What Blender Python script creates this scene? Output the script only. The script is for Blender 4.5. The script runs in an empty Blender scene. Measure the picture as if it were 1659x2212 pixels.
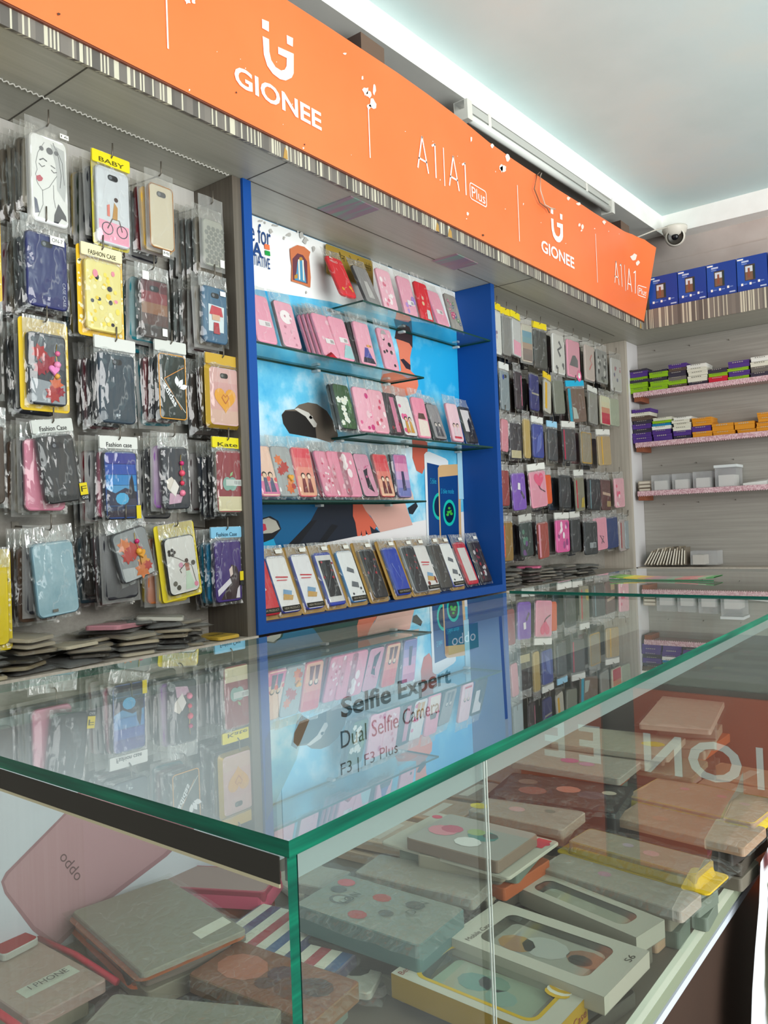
import bpy, math, random
from mathutils import Vector, Matrix, Euler
S = bpy.context.scene
COL = S.collection
PI = math.pi
rnd = random.Random(7)
# ---------------------------------------------------------------- camera
FPX = 1729.49
ROT = ((0.61258108, -0.01005355, 0.79034381), (-0.78949077, 0.04036867, 0.61243342), (-0.03806226, -0.99913427, 0.0167919))
CAMZ = 1.23
def ray(px, py):
    a = (px - 829.5, py - 1106.0, FPX)
    return [sum(ROT[i][k] * a[k] for k in range(3)) for i in range(3)]
def at(px, py, ax, val):
    r = ray(px, py); o = (0, 0, CAMZ); t = (val - o[ax]) / r[ax]
    return Vector((o[0] + t * r[0], o[1] + t * r[1], o[2] + t * r[2]))
cd = bpy.data.cameras.new('camera'); cam = bpy.data.objects.new('camera', cd); COL.objects.link(cam)
cd.sensor_fit = 'VERTICAL'; cd.sensor_height = 36.0; cd.lens = FPX / 2212 * 36.0; cd.clip_start = 0.02
m = Matrix(((ROT[0][0], -ROT[0][1], -ROT[0][2], 0), (ROT[1][0], -ROT[1][1], -ROT[1][2], 0), (ROT[2][0], -ROT[2][1], -ROT[2][2], CAMZ), (0, 0, 0, 1)))
cam.matrix_world = m
S.camera = cam
# ---------------------------------------------------------------- light
S.view_settings.view_transform = 'Standard'; S.view_settings.look = 'None'; S.view_settings.gamma = 1.0
S.view_settings.use_curve_mapping = False
S.view_settings.exposure = 0.6
S.cycles.transparent_max_bounces = 40; S.cycles.max_bounces = 8; S.cycles.glossy_bounces = 4; S.cycles.diffuse_bounces = 4
S.cycles.caustics_reflective = False; S.cycles.caustics_refractive = False
S.cycles.sample_clamp_indirect = 4.0
W = bpy.data.worlds.new('world'); S.world = W; W.use_nodes = True
bg = W.node_tree.nodes['Background']; bg.inputs[0].default_value = (0.90, 0.96, 1.0, 1); bg.inputs[1].default_value = 0.42
def area(name, loc, target, sx, sy, power, col, spread=180):
    l = bpy.data.lights.new(name, 'AREA'); l.shape = 'RECTANGLE'; l.size = sx; l.size_y = sy; l.energy = power; l.color = col; l.spread = math.radians(spread)
    o = bpy.data.objects.new(name, l); COL.objects.link(o); o.location = loc
    o.rotation_euler = (Vector(target) - Vector(loc)).to_track_quat('-Z', 'Y').to_euler()
area('daylight_shopfront', (0.7, -2.3, 2.2), (2.6, 1.5, 2.5), 2.8, 1.0, 58, (1.0, 0.99, 0.96))
area('daylight_side_entrance', (-2.2, 0.35, 1.7), (2.4, 0.5, 1.9), 1.2, 1.4, 5, (0.92, 0.97, 1.0))
area('ceiling_fill_light', (1.4, -2.9, 0.7), (2.4, -0.6, 2.8), 4.6, 1.4, 56, (0.95, 1.0, 0.98), 115)  # added fill lamp brightening the ceiling, in place of bounce from the ground outside
# ---------------------------------------------------------------- materials
MATS = {}
def lin(h):
    h = h.lstrip('#'); out = []
    for i in (0, 2, 4):
        c = int(h[i:i + 2], 16) / 255
        out.append(c / 12.92 if c <= 0.04045 else ((c + 0.055) / 1.055) ** 2.4)
    return (out[0], out[1], out[2], 1)
def M(h, rough=0.5, metal=0.0, coat=0.0):
    k = (h, rough, metal, coat)
    if k in MATS: return MATS[k]
    mt = bpy.data.materials.new('mat_' + h.lstrip('#')); mt.use_nodes = True
    b = mt.node_tree.nodes['Principled BSDF']
    b.inputs['Base Color'].default_value = lin(h); b.inputs['Roughness'].default_value = rough; b.inputs['Metallic'].default_value = metal
    b.inputs['Coat Weight'].default_value = coat * .4; b.inputs['Specular IOR Level'].default_value = 0.3 if metal == 0 else 0.5
    MATS[k] = mt; return mt
class NT:
    def __init__(s, name):
        s.m = bpy.data.materials.new(name); s.m.use_nodes = True; s.t = s.m.node_tree; s.b = s.t.nodes['Principled BSDF']; s.out = s.t.nodes['Material Output']
    def n(s, typ, **kw):
        x = s.t.nodes.new(typ)
        for k, v in kw.items():
            if hasattr(x, k) and not k.startswith('i_'): setattr(x, k, v)
        return x
    def l(s, a, b): s.t.links.new(a, b)
    def coords(s, scale=(1, 1, 1), kind='Object'):
        c = s.n('ShaderNodeTexCoord'); mp = s.n('ShaderNodeMapping'); mp.inputs['Scale'].default_value = scale
        s.l(c.outputs[kind], mp.inputs[0]); return mp.outputs[0]
    def noise(s, vec, scale, detail=3, rough=0.55):
        x = s.n('ShaderNodeTexNoise'); x.inputs['Scale'].default_value = scale; x.inputs['Detail'].default_value = detail; x.inputs['Roughness'].default_value = rough
        if vec: s.l(vec, x.inputs['Vector'])
        return x.outputs['Fac']
    def ramp(s, fac, stops, interp='LINEAR'):
        x = s.n('ShaderNodeValToRGB'); e = x.color_ramp; e.interpolation = interp
        while len(e.elements) < len(stops): e.elements.new(0.5)
        for i, (p, c) in enumerate(stops): e.elements[i].position = p; e.elements[i].color = lin(c) if isinstance(c, str) else c
        s.l(fac, x.inputs[0]); return x.outputs[0]
    def math(s, op, a, b=None, c=None):
        x = s.n('ShaderNodeMath'); x.operation = op
        for i, v in enumerate((a, b, c)):
            if v is None: continue
            if isinstance(v, (int, float)): x.inputs[i].default_value = v
            else: s.l(v, x.inputs[i])
        return x.outputs[0]
    def mix(s, fac, a, b):
        x = s.n('ShaderNodeMixShader')
        if isinstance(fac, (int, float)): x.inputs[0].default_value = fac
        else: s.l(fac, x.inputs[0])
        s.l(a, x.inputs[1]); s.l(b, x.inputs[2]); return x.outputs[0]
    def bump(s, h, strength, dist=0.002):
        x = s.n('ShaderNodeBump'); x.inputs['Strength'].default_value = strength; x.inputs['Distance'].default_value = dist
        s.l(h, x.inputs['Height']); return x.outputs[0]
def mat_noise(name, scale, vec, stops, rough=0.5, bump=0, detail=4):
    t = NT(name); v = t.coords(vec); f = t.noise(v, scale, detail); t.l(t.ramp(f, stops), t.b.inputs['Base Color']); t.b.inputs['Roughness'].default_value = rough
    if bump: t.l(t.bump(f, bump), t.b.inputs['Normal'])
    return t.m
def glass_fac(t, boost=1.0):
    lw = t.n('ShaderNodeLayerWeight'); lw.inputs['Blend'].default_value = 0.5
    f = t.math('MULTIPLY_ADD', t.math('POWER', lw.outputs['Facing'], 5.0), 0.96, 0.04)
    return t.math('MULTIPLY', t.math('DIVIDE', t.math('MULTIPLY', f, 2.0), t.math('ADD', f, 1.0)), boost)
def mat_glass(name, tint, rough=0.0, dust=0.0, boost=1.0):
    t = NT(name); tr = t.n('ShaderNodeBsdfTransparent'); tr.inputs[0].default_value = tint
    gl = t.n('ShaderNodeBsdfGlossy'); gl.inputs['Roughness'].default_value = rough; gl.inputs[0].default_value = (1, 1, 1, 1)
    s = t.mix(glass_fac(t, boost), tr.outputs[0], gl.outputs[0])
    if dust:
        df = t.n('ShaderNodeBsdfDiffuse'); df.inputs[0].default_value = (0.75, 0.75, 0.72, 1)
        f = t.noise(t.coords(), 3.0, 5)
        s = t.mix(t.math('MULTIPLY', f, dust), s, df.outputs[0])
    t.l(s, t.out.inputs[0]); return t.m
def mat_clear(name, tint):
    t = NT(name); tr = t.n('ShaderNodeBsdfTransparent'); tr.inputs[0].default_value = tint; t.l(tr.outputs[0], t.out.inputs[0]); return t.m
def mat_film(name, tint, white, gloss, bump=0.5, scale=38.0, rough=0.12, fold=0.0):
    # crinkled packing film: see-through, with glints and whitish fold lines
    t = NT(name); v = t.coords((1, 1, 0.38)); f = t.noise(v, scale, 2.5, 0.5)
    rg = t.math('ABSOLUTE', t.math('ADD', f, -0.5))
    nb = t.bump(t.math('MULTIPLY', rg, 2.0), bump, 0.006)
    tr = t.n('ShaderNodeBsdfTransparent'); tr.inputs[0].default_value = tint
    df = t.n('ShaderNodeBsdfDiffuse'); df.inputs[0].default_value = (0.88, 0.88, 0.86, 1)
    gl = t.n('ShaderNodeBsdfGlossy'); gl.inputs['Roughness'].default_value = rough; gl.inputs[0].default_value = (1, 1, 1, 1)
    t.l(nb, gl.inputs['Normal'])
    w = white
    if fold:
        mr = t.n('ShaderNodeMapRange'); mr.inputs[1].default_value = 0.018; mr.inputs[2].default_value = 0.0; mr.inputs[3].default_value = white; mr.inputs[4].default_value = fold
        t.l(rg, mr.inputs[0]); w = mr.outputs[0]
    a = t.mix(w, tr.outputs[0], df.outputs[0]); b = t.mix(gloss, a, gl.outputs[0])
    t.l(b, t.out.inputs[0]); return t.m
FILM = {
    'clear': mat_film('film_clear', (0.95, 0.95, 0.94, 1), 0.006, 0.035, .9, 24, .05, .07),
    'crinkle': mat_film('film_crinkle', (0.93, 0.93, 0.92, 1), 0.010, 0.045, 1.0, 26, .04, .15),
    'goods': mat_film('film_goods', (0.94, 0.94, 0.92, 1), 0.012, 0.07, 1.0, 44, .06, .10),
    'head': mat_film('film_gathered_top', (0.93, 0.93, 0.92, 1), 0.10, 0.09, 1.0, 40, .06, .45),
    'frost': mat_film('film_frosted', (0.85, 0.84, 0.81, 1), 0.12, 0.02, 0.4, 14, 0.2, .16),
    'gold': mat_film('film_gold', (0.95, 0.93, 0.85, 1), 0.008, 0.03, 0.9, 19, .05, .1),
}
GLASS = mat_glass('counter_glass', (0.90, 0.955, 0.93, 1), 0.0, 0.05)
PANE = mat_glass('pane_glass', (0.90, 0.95, 0.925, 1), 0.0, 0.03)
SHELFG = mat_glass('shelf_glass', (0.80, 0.90, 0.88, 1), 0.02, 0.10)
CLEAR = mat_clear('glass_inner_face', (0.97, 0.99, 0.98, 1))
def mat_edge():
    t = NT('glass_green_edge'); f = t.noise(t.coords((3, 3, 60)), 3, 2)
    t.l(t.ramp(f, [(0.3, '#033f33'), (0.55, '#045a45'), (0.75, '#077557')]), t.b.inputs['Base Color'])
    t.b.inputs['Roughness'].default_value = 0.3; t.b.inputs['Specular IOR Level'].default_value = 0.25; return t.m
EDGE = mat_edge()
EDGED = M('#123c36', 0.15)
def mat_wood(name, vec, cols, rough=0.42):
    t = NT(name); v = t.coords(vec); f = t.noise(v, 3.0, 6, 0.7)
    t.l(t.ramp(f, [(0.25, cols[0]), (0.5, cols[1]), (0.78, cols[2])]), t.b.inputs['Base Color']); t.b.inputs['Roughness'].default_value = rough; return t.m
LAMX = mat_wood('laminate_grain_along_wall', (0.6, 24, 24), ('#a3a094', '#aeab9f', '#b9b6aa'))
LAMY = mat_wood('laminate_grain_across', (24, 0.6, 24), ('#a3a094', '#aeab9f', '#b9b6aa'))
LAMZ = mat_wood('laminate_grain_upright', (40, 40, 0.7), ('#4f4840', '#5f574d', '#6d655a'))
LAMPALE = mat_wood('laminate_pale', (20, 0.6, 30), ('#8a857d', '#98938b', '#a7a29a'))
LAMLIT = mat_wood('laminate_lit_top', (20, 20, 0.8), ('#c4c1ba', '#cfccc6', '#d9d6d0'))  # paler copy of the rack laminate for the lit panel top
LAMCREAM = mat_wood('laminate_cream', (30, 30, 0.6), ('#9c9286', '#b1a79a', '#c2b9ad'))
def mat_stripes():
    t = NT('striped_edge_laminate'); c = t.n('ShaderNodeTexCoord'); sx = t.n('ShaderNodeSeparateXYZ'); t.l(c.outputs['Object'], sx.inputs[0])
    u = t.math('ADD', sx.outputs[0], sx.outputs[1])
    def cells(k, seed):
        w = t.n('ShaderNodeTexWhiteNoise'); w.noise_dimensions = '2D'
        cb = t.n('ShaderNodeCombineXYZ'); t.l(t.math('FLOOR', t.math('MULTIPLY', u, k)), cb.inputs[0]); cb.inputs[1].default_value = seed
        t.l(cb.outputs[0], w.inputs['Vector']); return w.outputs['Value']
    base = t.ramp(cells(60, 1.5), [(0, '#57524d'), (0.5, '#6b655f'), (0.8, '#7a736b')])
    lines = t.math('MULTIPLY', t.math('GREATER_THAN', cells(260, 3.5), 0.74), 1.0)
    mx = t.n('ShaderNodeMix'); mx.data_type = 'RGBA'; t.l(lines, mx.inputs[0]); t.l(base, mx.inputs[6]); mx.inputs[7].default_value = lin('#c9c3ae')
    t.l(mx.outputs[2], t.b.inputs['Base Color']); t.b.inputs['Roughness'].default_value = 0.4; return t.m
STRIPES = mat_stripes()
# ---------------------------------------------------------------- mesh builder
class G:
    def __init__(s): s.v = []; s.f = []; s.mi = []; s.ms = []; s.sm = []
    def slot(s, mt):
        if isinstance(mt, str): mt = M(mt)
        if mt not in s.ms: s.ms.append(mt)
        return s.ms.index(mt)
    def add(s, vs, fs, mt, smooth=False):
        o = len(s.v); k = s.slot(mt); s.v += [tuple(p) for p in vs]
        for f in fs: s.f.append(tuple(i + o for i in f)); s.mi.append(k); s.sm.append(smooth)
    def quad(s, a, b, c, d, mt): s.add((a, b, c, d), ((0, 1, 2, 3),), mt)
    def box(s, x0, x1, y0, y1, z0, z1, mt, top=None, bottom=None, x_face=None, yneg=None, ypos=None):
        vs = [(x, y, z) for z in (z0, z1) for y in (y0, y1) for x in (x0, x1)]
        fs = {'b': (0, 2, 3, 1), 't': (4, 5, 7, 6), 'yn': (0, 1, 5, 4), 'yp': (2, 6, 7, 3), 'xn': (0, 4, 6, 2), 'xp': (1, 3, 7, 5)}
        ov = {'t': top, 'b': bottom, 'yn': yneg, 'yp': ypos, 'xn': x_face, 'xp': None}
        for k, f in fs.items(): s.add([vs[i] for i in f], ((0, 1, 2, 3),), ov[k] or mt)
    def hexa(s, vs, mt):
        s.add(vs, ((0, 2, 3, 1), (4, 5, 7, 6), (0, 1, 5, 4), (2, 6, 7, 3), (0, 4, 6, 2), (1, 3, 7, 5)), mt)
    def flat(s, poly, y, mt):       # polygon (x,z) facing -y
        a = sum(poly[i][0] * poly[(i + 1) % len(poly)][1] - poly[(i + 1) % len(poly)][0] * poly[i][1] for i in range(len(poly)))
        if a < 0: poly = poly[::-1]
        s.add([(p[0], y, p[1]) for p in poly], (tuple(range(len(poly))),), mt)
    def slab(s, outline, yb, yf, bev, mt, mtb=None, front=None):   # (x,z) outline extruded from back yb to front yf (yf<yb) with a bevelled front rim
        n = len(outline); cx = sum(p[0] for p in outline) / n; cz = sum(p[1] for p in outline) / n
        hx = max(abs(p[0] - cx) for p in outline); hz = max(abs(p[1] - cz) for p in outline)
        ins = [(cx + (p[0] - cx) * (1 - bev / hx), cz + (p[1] - cz) * (1 - bev / hz)) for p in outline]
        vs = [(p[0], yb, p[1]) for p in outline] + [(p[0], yf + bev, p[1]) for p in outline] + [(p[0], yf, p[1]) for p in ins]
        fs = []
        for i in range(n):
            j = (i + 1) % n; fs += [(i, j, n + j, n + i), (n + i, n + j, 2 * n + j, 2 * n + i)]
        s.add(vs, fs, mt, False); s.add(vs[2 * n:], (tuple(range(n)),), front or mt); s.add(vs[:n], (tuple(range(n - 1, -1, -1)),), mtb or mt)
    def tube(s, pts, r, mt, seg=6):
        pts = [Vector(p) for p in pts]; vs = []; fs = []; n = len(pts)
        for i, p in enumerate(pts):
            d = (pts[min(i + 1, n - 1)] - pts[max(i - 1, 0)]).normalized()
            a = d.cross(Vector((0.31, 0.17, 0.93))); a.normalize(); b = d.cross(a)
            for k in range(seg):
                t = 2 * PI * k / seg; vs.append(p + a * math.cos(t) * r + b * math.sin(t) * r)
        for i in range(n - 1):
            for k in range(seg):
                j = (k + 1) % seg; fs.append((i * seg + k, i * seg + j, (i + 1) * seg + j, (i + 1) * seg + k))
        fs += [tuple(range(seg))[::-1], tuple((n - 1) * seg + k for k in range(seg))]
        s.add(vs, fs, mt, True)
    def lathe(s, prof, mt, seg=20, mat4=None):
        vs = []; fs = []; n = len(prof)
        for (r, z) in prof:
            for k in range(seg): vs.append(Vector((r * math.cos(2 * PI * k / seg), r * math.sin(2 * PI * k / seg), z)))
        for i in range(n - 1):
            for k in range(seg):
                j = (k + 1) % seg; fs.append((i * seg + k, i * seg + j, (i + 1) * seg + j, (i + 1) * seg + k))
        if mat4: vs = [mat4 @ p for p in vs]
        s.add(vs, fs, mt, True)
    def build(s, name, parent=None, loc=None, rot=None):
        me = s.mesh(name); return link(name, me, parent, loc, rot)
    def mesh(s, name):
        me = bpy.data.meshes.new(name); me.from_pydata(s.v, [], s.f)
        for mt in s.ms: me.materials.append(mt)
        me.polygons.foreach_set('material_index', s.mi); me.polygons.foreach_set('use_smooth', s.sm); me.update(); return me
def link(name, me, parent=None, loc=None, rot=None):
    o = bpy.data.objects.new(name, me); COL.objects.link(o)
    if parent: o.parent = parent
    if loc: o.location = loc
    if rot: o.rotation_euler = rot
    return o
LABELS = {}
def tag(o, label, cat, group=None):
    n = len(label.split())
    o['label'] = label; o['category'] = cat
    if group: o['group'] = group
    if not 4 <= n <= 16: print('LABEL LENGTH', n, label)
    if label in LABELS: print('LABEL TWICE', label)
    LABELS[label] = 1; return o
def thing(name, label, cat, loc=(0, 0, 0), rot=(0, 0, 0), group=None):
    o = bpy.data.objects.new(name, None); COL.objects.link(o); o.location = loc; o.rotation_euler = rot; o.empty_display_size = 0.02
    return tag(o, label, cat, group)
def struct(o): o['kind'] = 'structure'; return o
def rrect(w, h, r, z0=0.0, n=4, cx=0.0):
    out = []
    for (x, z, a0) in ((w / 2 - r, h - r, 0), (-w / 2 + r, h - r, 90), (-w / 2 + r, r, 180), (w / 2 - r, r, 270)):
        for k in range(n + 1):
            a = math.radians(a0 + 90 * k / n); out.append((cx + x + r * math.cos(a), z0 + z + r * math.sin(a)))
    return out
def circ(x, z, r, n=12, sz=1.0): return [(x + r * math.cos(2 * PI * k / n), z + sz * r * math.sin(2 * PI * k / n)) for k in range(n)]
def heart(x, z, r):
    return [(x + r * 16 * math.sin(t) ** 3 / 16, z + r * (13 * math.cos(t) - 5 * math.cos(2 * t) - 2 * math.cos(3 * t) - math.cos(4 * t)) / 16) for t in [2 * PI * k / 24 for k in range(24)]]
def band(pts, w):   # polyline as a thin polygon
    L = []; R = []
    for i, p in enumerate(pts):
        a = pts[max(i - 1, 0)]; b = pts[min(i + 1, len(pts) - 1)]; dx, dz = b[0] - a[0], b[1] - a[1]; d = math.hypot(dx, dz) or 1
        L.append((p[0] - dz / d * w / 2, p[1] + dx / d * w / 2)); R.append((p[0] + dz / d * w / 2, p[1] - dx / d * w / 2))
    return [(L[i], L[i + 1], R[i + 1], R[i]) for i in range(len(pts) - 1)]
TXT = {}
def text_data(body, bold=0.0):
    k = (body, bold)
    if k in TXT: return TXT[k]
    c = bpy.data.curves.new('t', 'FONT'); c.body = body; c.offset = bold; c.resolution_u = 3
    o = bpy.data.objects.new('t', c); COL.objects.link(o); bpy.context.view_layer.update()
    me = bpy.data.meshes.new_from_object(o.evaluated_get(bpy.context.evaluated_depsgraph_get()))
    vs = [(v.co.x, v.co.y) for v in me.vertices]; fs = [tuple(p.vertices) for p in me.polygons]
    bpy.data.objects.remove(o); bpy.data.curves.remove(c); bpy.data.meshes.remove(me)
    x0 = min(v[0] for v in vs); x1 = max(v[0] for v in vs); y0 = min(v[1] for v in vs); y1 = max(v[1] for v in vs)
    TXT[k] = ([((v[0] - x0) / (x1 - x0), (v[1] - y0) / (y1 - y0)) for v in vs], fs, (x1 - x0) / (y1 - y0)); return TXT[k]
def text(g, body, mt, o, U, V, bold=0.0):   # fit text into the parallelogram o, o+U, o+V
    vs, fs, _ = text_data(body, bold); o, U, V = Vector(o), Vector(U), Vector(V)
    g.add([o + U * a + V * b for a, b in vs], fs, mt)
def textx(g, body, mt, x0, x1, z0, z1, y, bold=0.0): text(g, body, mt, (x0, y, z0), (x1 - x0, 0, 0), (0, 0, z1 - z0), bold)
# ---------------------------------------------------------------- room
FLOOR = 0.0; YB = 1.73; YF = 1.555; ZC = 0.95; ZS = 2.162; XR = 4.345; XF = 3.985
WALLM = mat_noise('wall_paint', 5, (1, 1, 1), [(0.3, '#b7aba4'), (0.7, '#c8bdb6')], 0.8, 0.1)
CEILM = mat_noise('ceiling_paint', 2.2, (1, 1, 1), [(0.3, '#cbe0e0'), (0.55, '#d3e6e6'), (0.75, '#dae6e2')], 0.85, 0.05)
BEAMM = mat_noise('beam_white_paint', 12, (1, 1, 1), [(0.3, '#f6f4ef'), (0.7, '#fdfcf8')], 0.75, 0.25)
SLABM = mat_noise('slab_underside', 4, (1, 1, 1), [(0.3, '#c4c4bf'), (0.7, '#d0cec8')], 0.85, 0.2)
FLOORM = mat_noise('floor_stone', 6, (1, 1, 1), [(0.3, '#8f8f8a'), (0.7, '#a5a49e')], 0.35)
g = G(); g.box(-3.2, 5.6, -3.2, 1.85, FLOOR - 0.1, FLOOR, FLOORM); struct(g.build('floor'))
g = G(); g.box(-3.2, 5.6, YB, 1.85, FLOOR, 2.95, WALLM); struct(g.build('wall_back'))
g = G(); g.box(XR, 4.45, -3.2, YB, FLOOR, 2.95, WALLM); struct(g.build('wall_right'))
g = G(); g.box(-3.2, 4.45, -3.2, 1.85, 2.80, 2.95, CEILM); struct(g.build('ceiling'))
# dropped slab round the room, its white face towards the shop
zs = 2.70
g = G(); a = (-0.4, 1.515); b = (4.243, 1.362)
g.hexa([(a[0], a[1], zs), (b[0], b[1], zs), (a[0], YB, zs), (b[0], YB, zs), (a[0], a[1], 2.80), (b[0], b[1], 2.80), (a[0], YB, 2.80), (b[0], YB, 2.80)], BEAMM)
g.quad((a[0], a[1], zs - .001), (a[0], YB, zs - .001), (b[0], YB, zs - .001), (b[0], b[1], zs - .001), SLABM); struct(g.build('trim_1'))
g = G(); g.hexa([(4.24, -3.2, 2.655), (XR, -3.2, 2.655), (4.24, 1.365, zs), (XR, 1.365, zs), (4.24, -3.2, 2.80), (XR, -3.2, 2.80), (4.24, 1.365, 2.80), (XR, 1.365, 2.80)], BEAMM)
struct(g.build('trim_2'))
# wall strip between the right-hand fascia and the slab
g = G(); g.hexa([(4.30, -3.2, 2.28), (XR, -3.2, 2.28), (4.30, YB, 2.28), (XR, YB, 2.28), (4.32, -3.2, 2.55), (XR, -3.2, 2.55), (4.32, YB, 2.585), (XR, YB, 2.585)], WALLM); struct(g.build('trim_3'))
# ---------------------------------------------------------------- canopy over the racks
cp = thing('canopy', 'grey laminate canopy with striped front edge above the racks', 'canopy', (2.3, YB, ZS))
def inpar(g, name, p): # mesh in world coordinates under a thing without rotation
    o = g.build(name, p); o.location = -Vector(p.location); return o
g = G(); g.box(-0.4, XR, 1.40, YB, ZS, ZS + .012, LAMX); g.box(XF, XR, -1.5, 1.40, ZS, ZS + .012, LAMY); inpar(g, 'soffit_board', cp)
g = G(); g.box(-0.4, XF, 1.392, 1.40, ZS - .003, 2.255, STRIPES); g.box(-.4, XF, 1.386, 1.392, 2.196, 2.201, '#7a4433'); FAS = g
g = G(); g.box(XF - .008, XF, -1.5, 1.392, ZS - .003, 2.255, STRIPES); inpar(g, 'striped_fascia', cp)
g = G(); g.box(-0.4, XF - .008, 1.40, YB, 2.243, 2.255, '#8a7f72'); g.box(XF, XR, -1.5, 1.40, 2.243, 2.255, '#8a7f72'); inpar(g, 'top_board', cp)
g = G()
for xx in (0.905, 1.467, 2.80): g.box(xx - .0015, xx + .0015, 1.40, YB, ZS - .001, ZS + .004, '#4a453e')
g.box(1.48, 4.0, 1.553, 1.556, ZS - .001, ZS + .004, '#544e46'); inpar(g, 'joint', cp)
g = G(); x = 0.7
while x < 1.40:
    g.tube([(x, 1.563, ZS - .002), (x + .006, 1.568, ZS - .004), (x + .012, 1.563, ZS - .002)], .0018, '#c9c6bd', 4); x += .0125
inpar(g, 'twisted_cord', cp)
MOS = NT('mosaic_panel'); v_ = MOS.coords((1, 1, 1)); vr = MOS.n('ShaderNodeTexVoronoi'); vr.inputs['Scale'].default_value = 150; MOS.l(v_, vr.inputs['Vector'])
wv = MOS.noise(MOS.coords((26, 3, 1)), 1.6, 1)
MOS.l(MOS.ramp(wv, [(0.35, '#7f9a90'), (0.5, '#95808f'), (0.62, '#a08088'), (0.75, '#86a298')]), MOS.b.inputs['Base Color'])
for q in (((770, 425), (815, 455), (743, 478), (683, 446)), ((983, 549), (1034, 568), (985, 583), (931, 564))):
    ps = [at(x, y, 2, ZS - .002) for x, y in q]; xa = (ps[0].x + ps[3].x) / 2; xb = (ps[1].x + ps[2].x) / 2; ya = (ps[0].y + ps[1].y) / 2; yb = (ps[2].y + ps[3].y) / 2
    g = G(); g.box(xa, xb, ya, yb, ZS - .003, ZS + .004, MOS.m); inpar(g, 'mosaic_panel', cp)
# chips where the striped edge has broken off
g = FAS
for (x, y, w_) in ((617, 338, 5), (1384, 703, 7), (972, 503, 8), (945, 490, 6)):
    p = at(x, y, 1, 1.391); u = w_ * .0016
    g.flat([(p.x - u, ZS - .002), (p.x + u, ZS - .002), (p.x + u * .8, ZS + .02), (p.x - u * .2, ZS + .027)], 1.3912, '#b08a4a')
inpar(g, 'striped_fascia', cp)
# ---------------------------------------------------------------- orange sign
SY = 1.384
ORANGE = NT('sign_orange_print'); ORANGE.b.inputs['Roughness'].default_value = 0.38
ORANGE.l(ORANGE.ramp(ORANGE.noise(ORANGE.coords(), 3, 3), [(0.3, '#f5743a'), (0.7, '#f87b41')]), ORANGE.b.inputs['Base Color'])
WHITE = M('#fbf6ee', 0.45)
sg = thing('signboard', 'long orange sign with white lettering along the canopy front', 'sign', (2.3, SY, 2.2))
tops = [(0.2, 2.565), (0.9, 2.566)]
for q in ((620, 0), (700, 52), (780, 105), (860, 158), (930, 208), (985, 249), (1020, 277), (1056, 307), (1083, 326), (1108, 344), (1135, 362), (1160, 378), (1203, 408), (1245, 434), (1284, 460), (1310, 476), (1333, 490), (1360, 507)):
    p = at(q[0], q[1], 1, SY); tops.append((p.x, p.z))
tops += [(3.9, tops[-1][1] - .012), (3.962, 2.550)]
td = []
for (xa_, za_), (xb_, zb_) in zip(tops, tops[1:]):
    n_ = max(1, int((xb_ - xa_) / .022)) if xa_ > 3.6 else 1
    td += [(xa_ + (xb_ - xa_) * k / n_, za_ + (zb_ - za_) * k / n_) for k in range(n_)]
tops = td + [tops[-1]]
g = G(); NV = 8; vs = []; fs = []
def sgy(x, t): # slight bulge of the sheet and its right end coming forward
    return SY - .010 * math.sin(PI * t) * (0.5 + 0.5 * math.sin(x * 2.3)) * 0 - max(0, (x - 3.72) / .24) ** 2 * .075 * t
for (x, zt) in tops:
    for k in range(NV + 1):
        t = k / NV; vs.append((x, sgy(x, t), 2.199 + (zt - 2.199) * t))
n = len(tops)
for i in range(n - 1):
    for k in range(NV): fs.append((i * (NV + 1) + k, (i + 1) * (NV + 1) + k, (i + 1) * (NV + 1) + k + 1, i * (NV + 1) + k + 1))
g.add(vs, fs, ORANGE.m, True); g.add([(p[0], p[1] + .004, p[2]) for p in vs], [f[::-1] for f in fs], M('#8b5a40'), True)
top_i = [i * (NV + 1) + NV for i in range(n)]
for i in range(n - 1):
    a, b = vs[top_i[i]], vs[top_i[i + 1]]; g.quad(a, b, (b[0], b[1] + .004, b[2]), (a[0], a[1] + .004, a[2]), '#e9c3a8')
e0 = [(n - 1) * (NV + 1) + k for k in range(NV + 1)]
for k in range(NV):
    a, b = vs[e0[k]], vs[e0[k + 1]]; g.quad(a, (a[0], a[1] + .004, a[2]), (b[0], b[1] + .004, b[2]), b, '#e9764a')
BAN = g
def sp(px, py, y=SY): p = at(px, py, 1, y); return (p.x, p.z)
def z2(sx, sy): return (480 + sx / 2.9625, sy / 2.9625)
def z3(sx, sy): return (900 + sx / 3.072, 200 + sy / 3.072)
YP = SY - .0012
dots = [[(253, 122), (297, 140), (297, 204), (254, 180)], [(411, 225), (452, 245), (450, 300), (413, 280)]]
hook = [(257, 232), (298, 252), (300, 330), (312, 385), (340, 430), (375, 452), (398, 447), (410, 425), (412, 372), (357, 345), (356, 300), (456, 345), (456, 470), (443, 498), (405, 516), (368, 507), (322, 472), (287, 422), (265, 350)]
L1 = [[sp(*z2(*p), YP) for p in q] for q in dots + [hook]]
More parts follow.
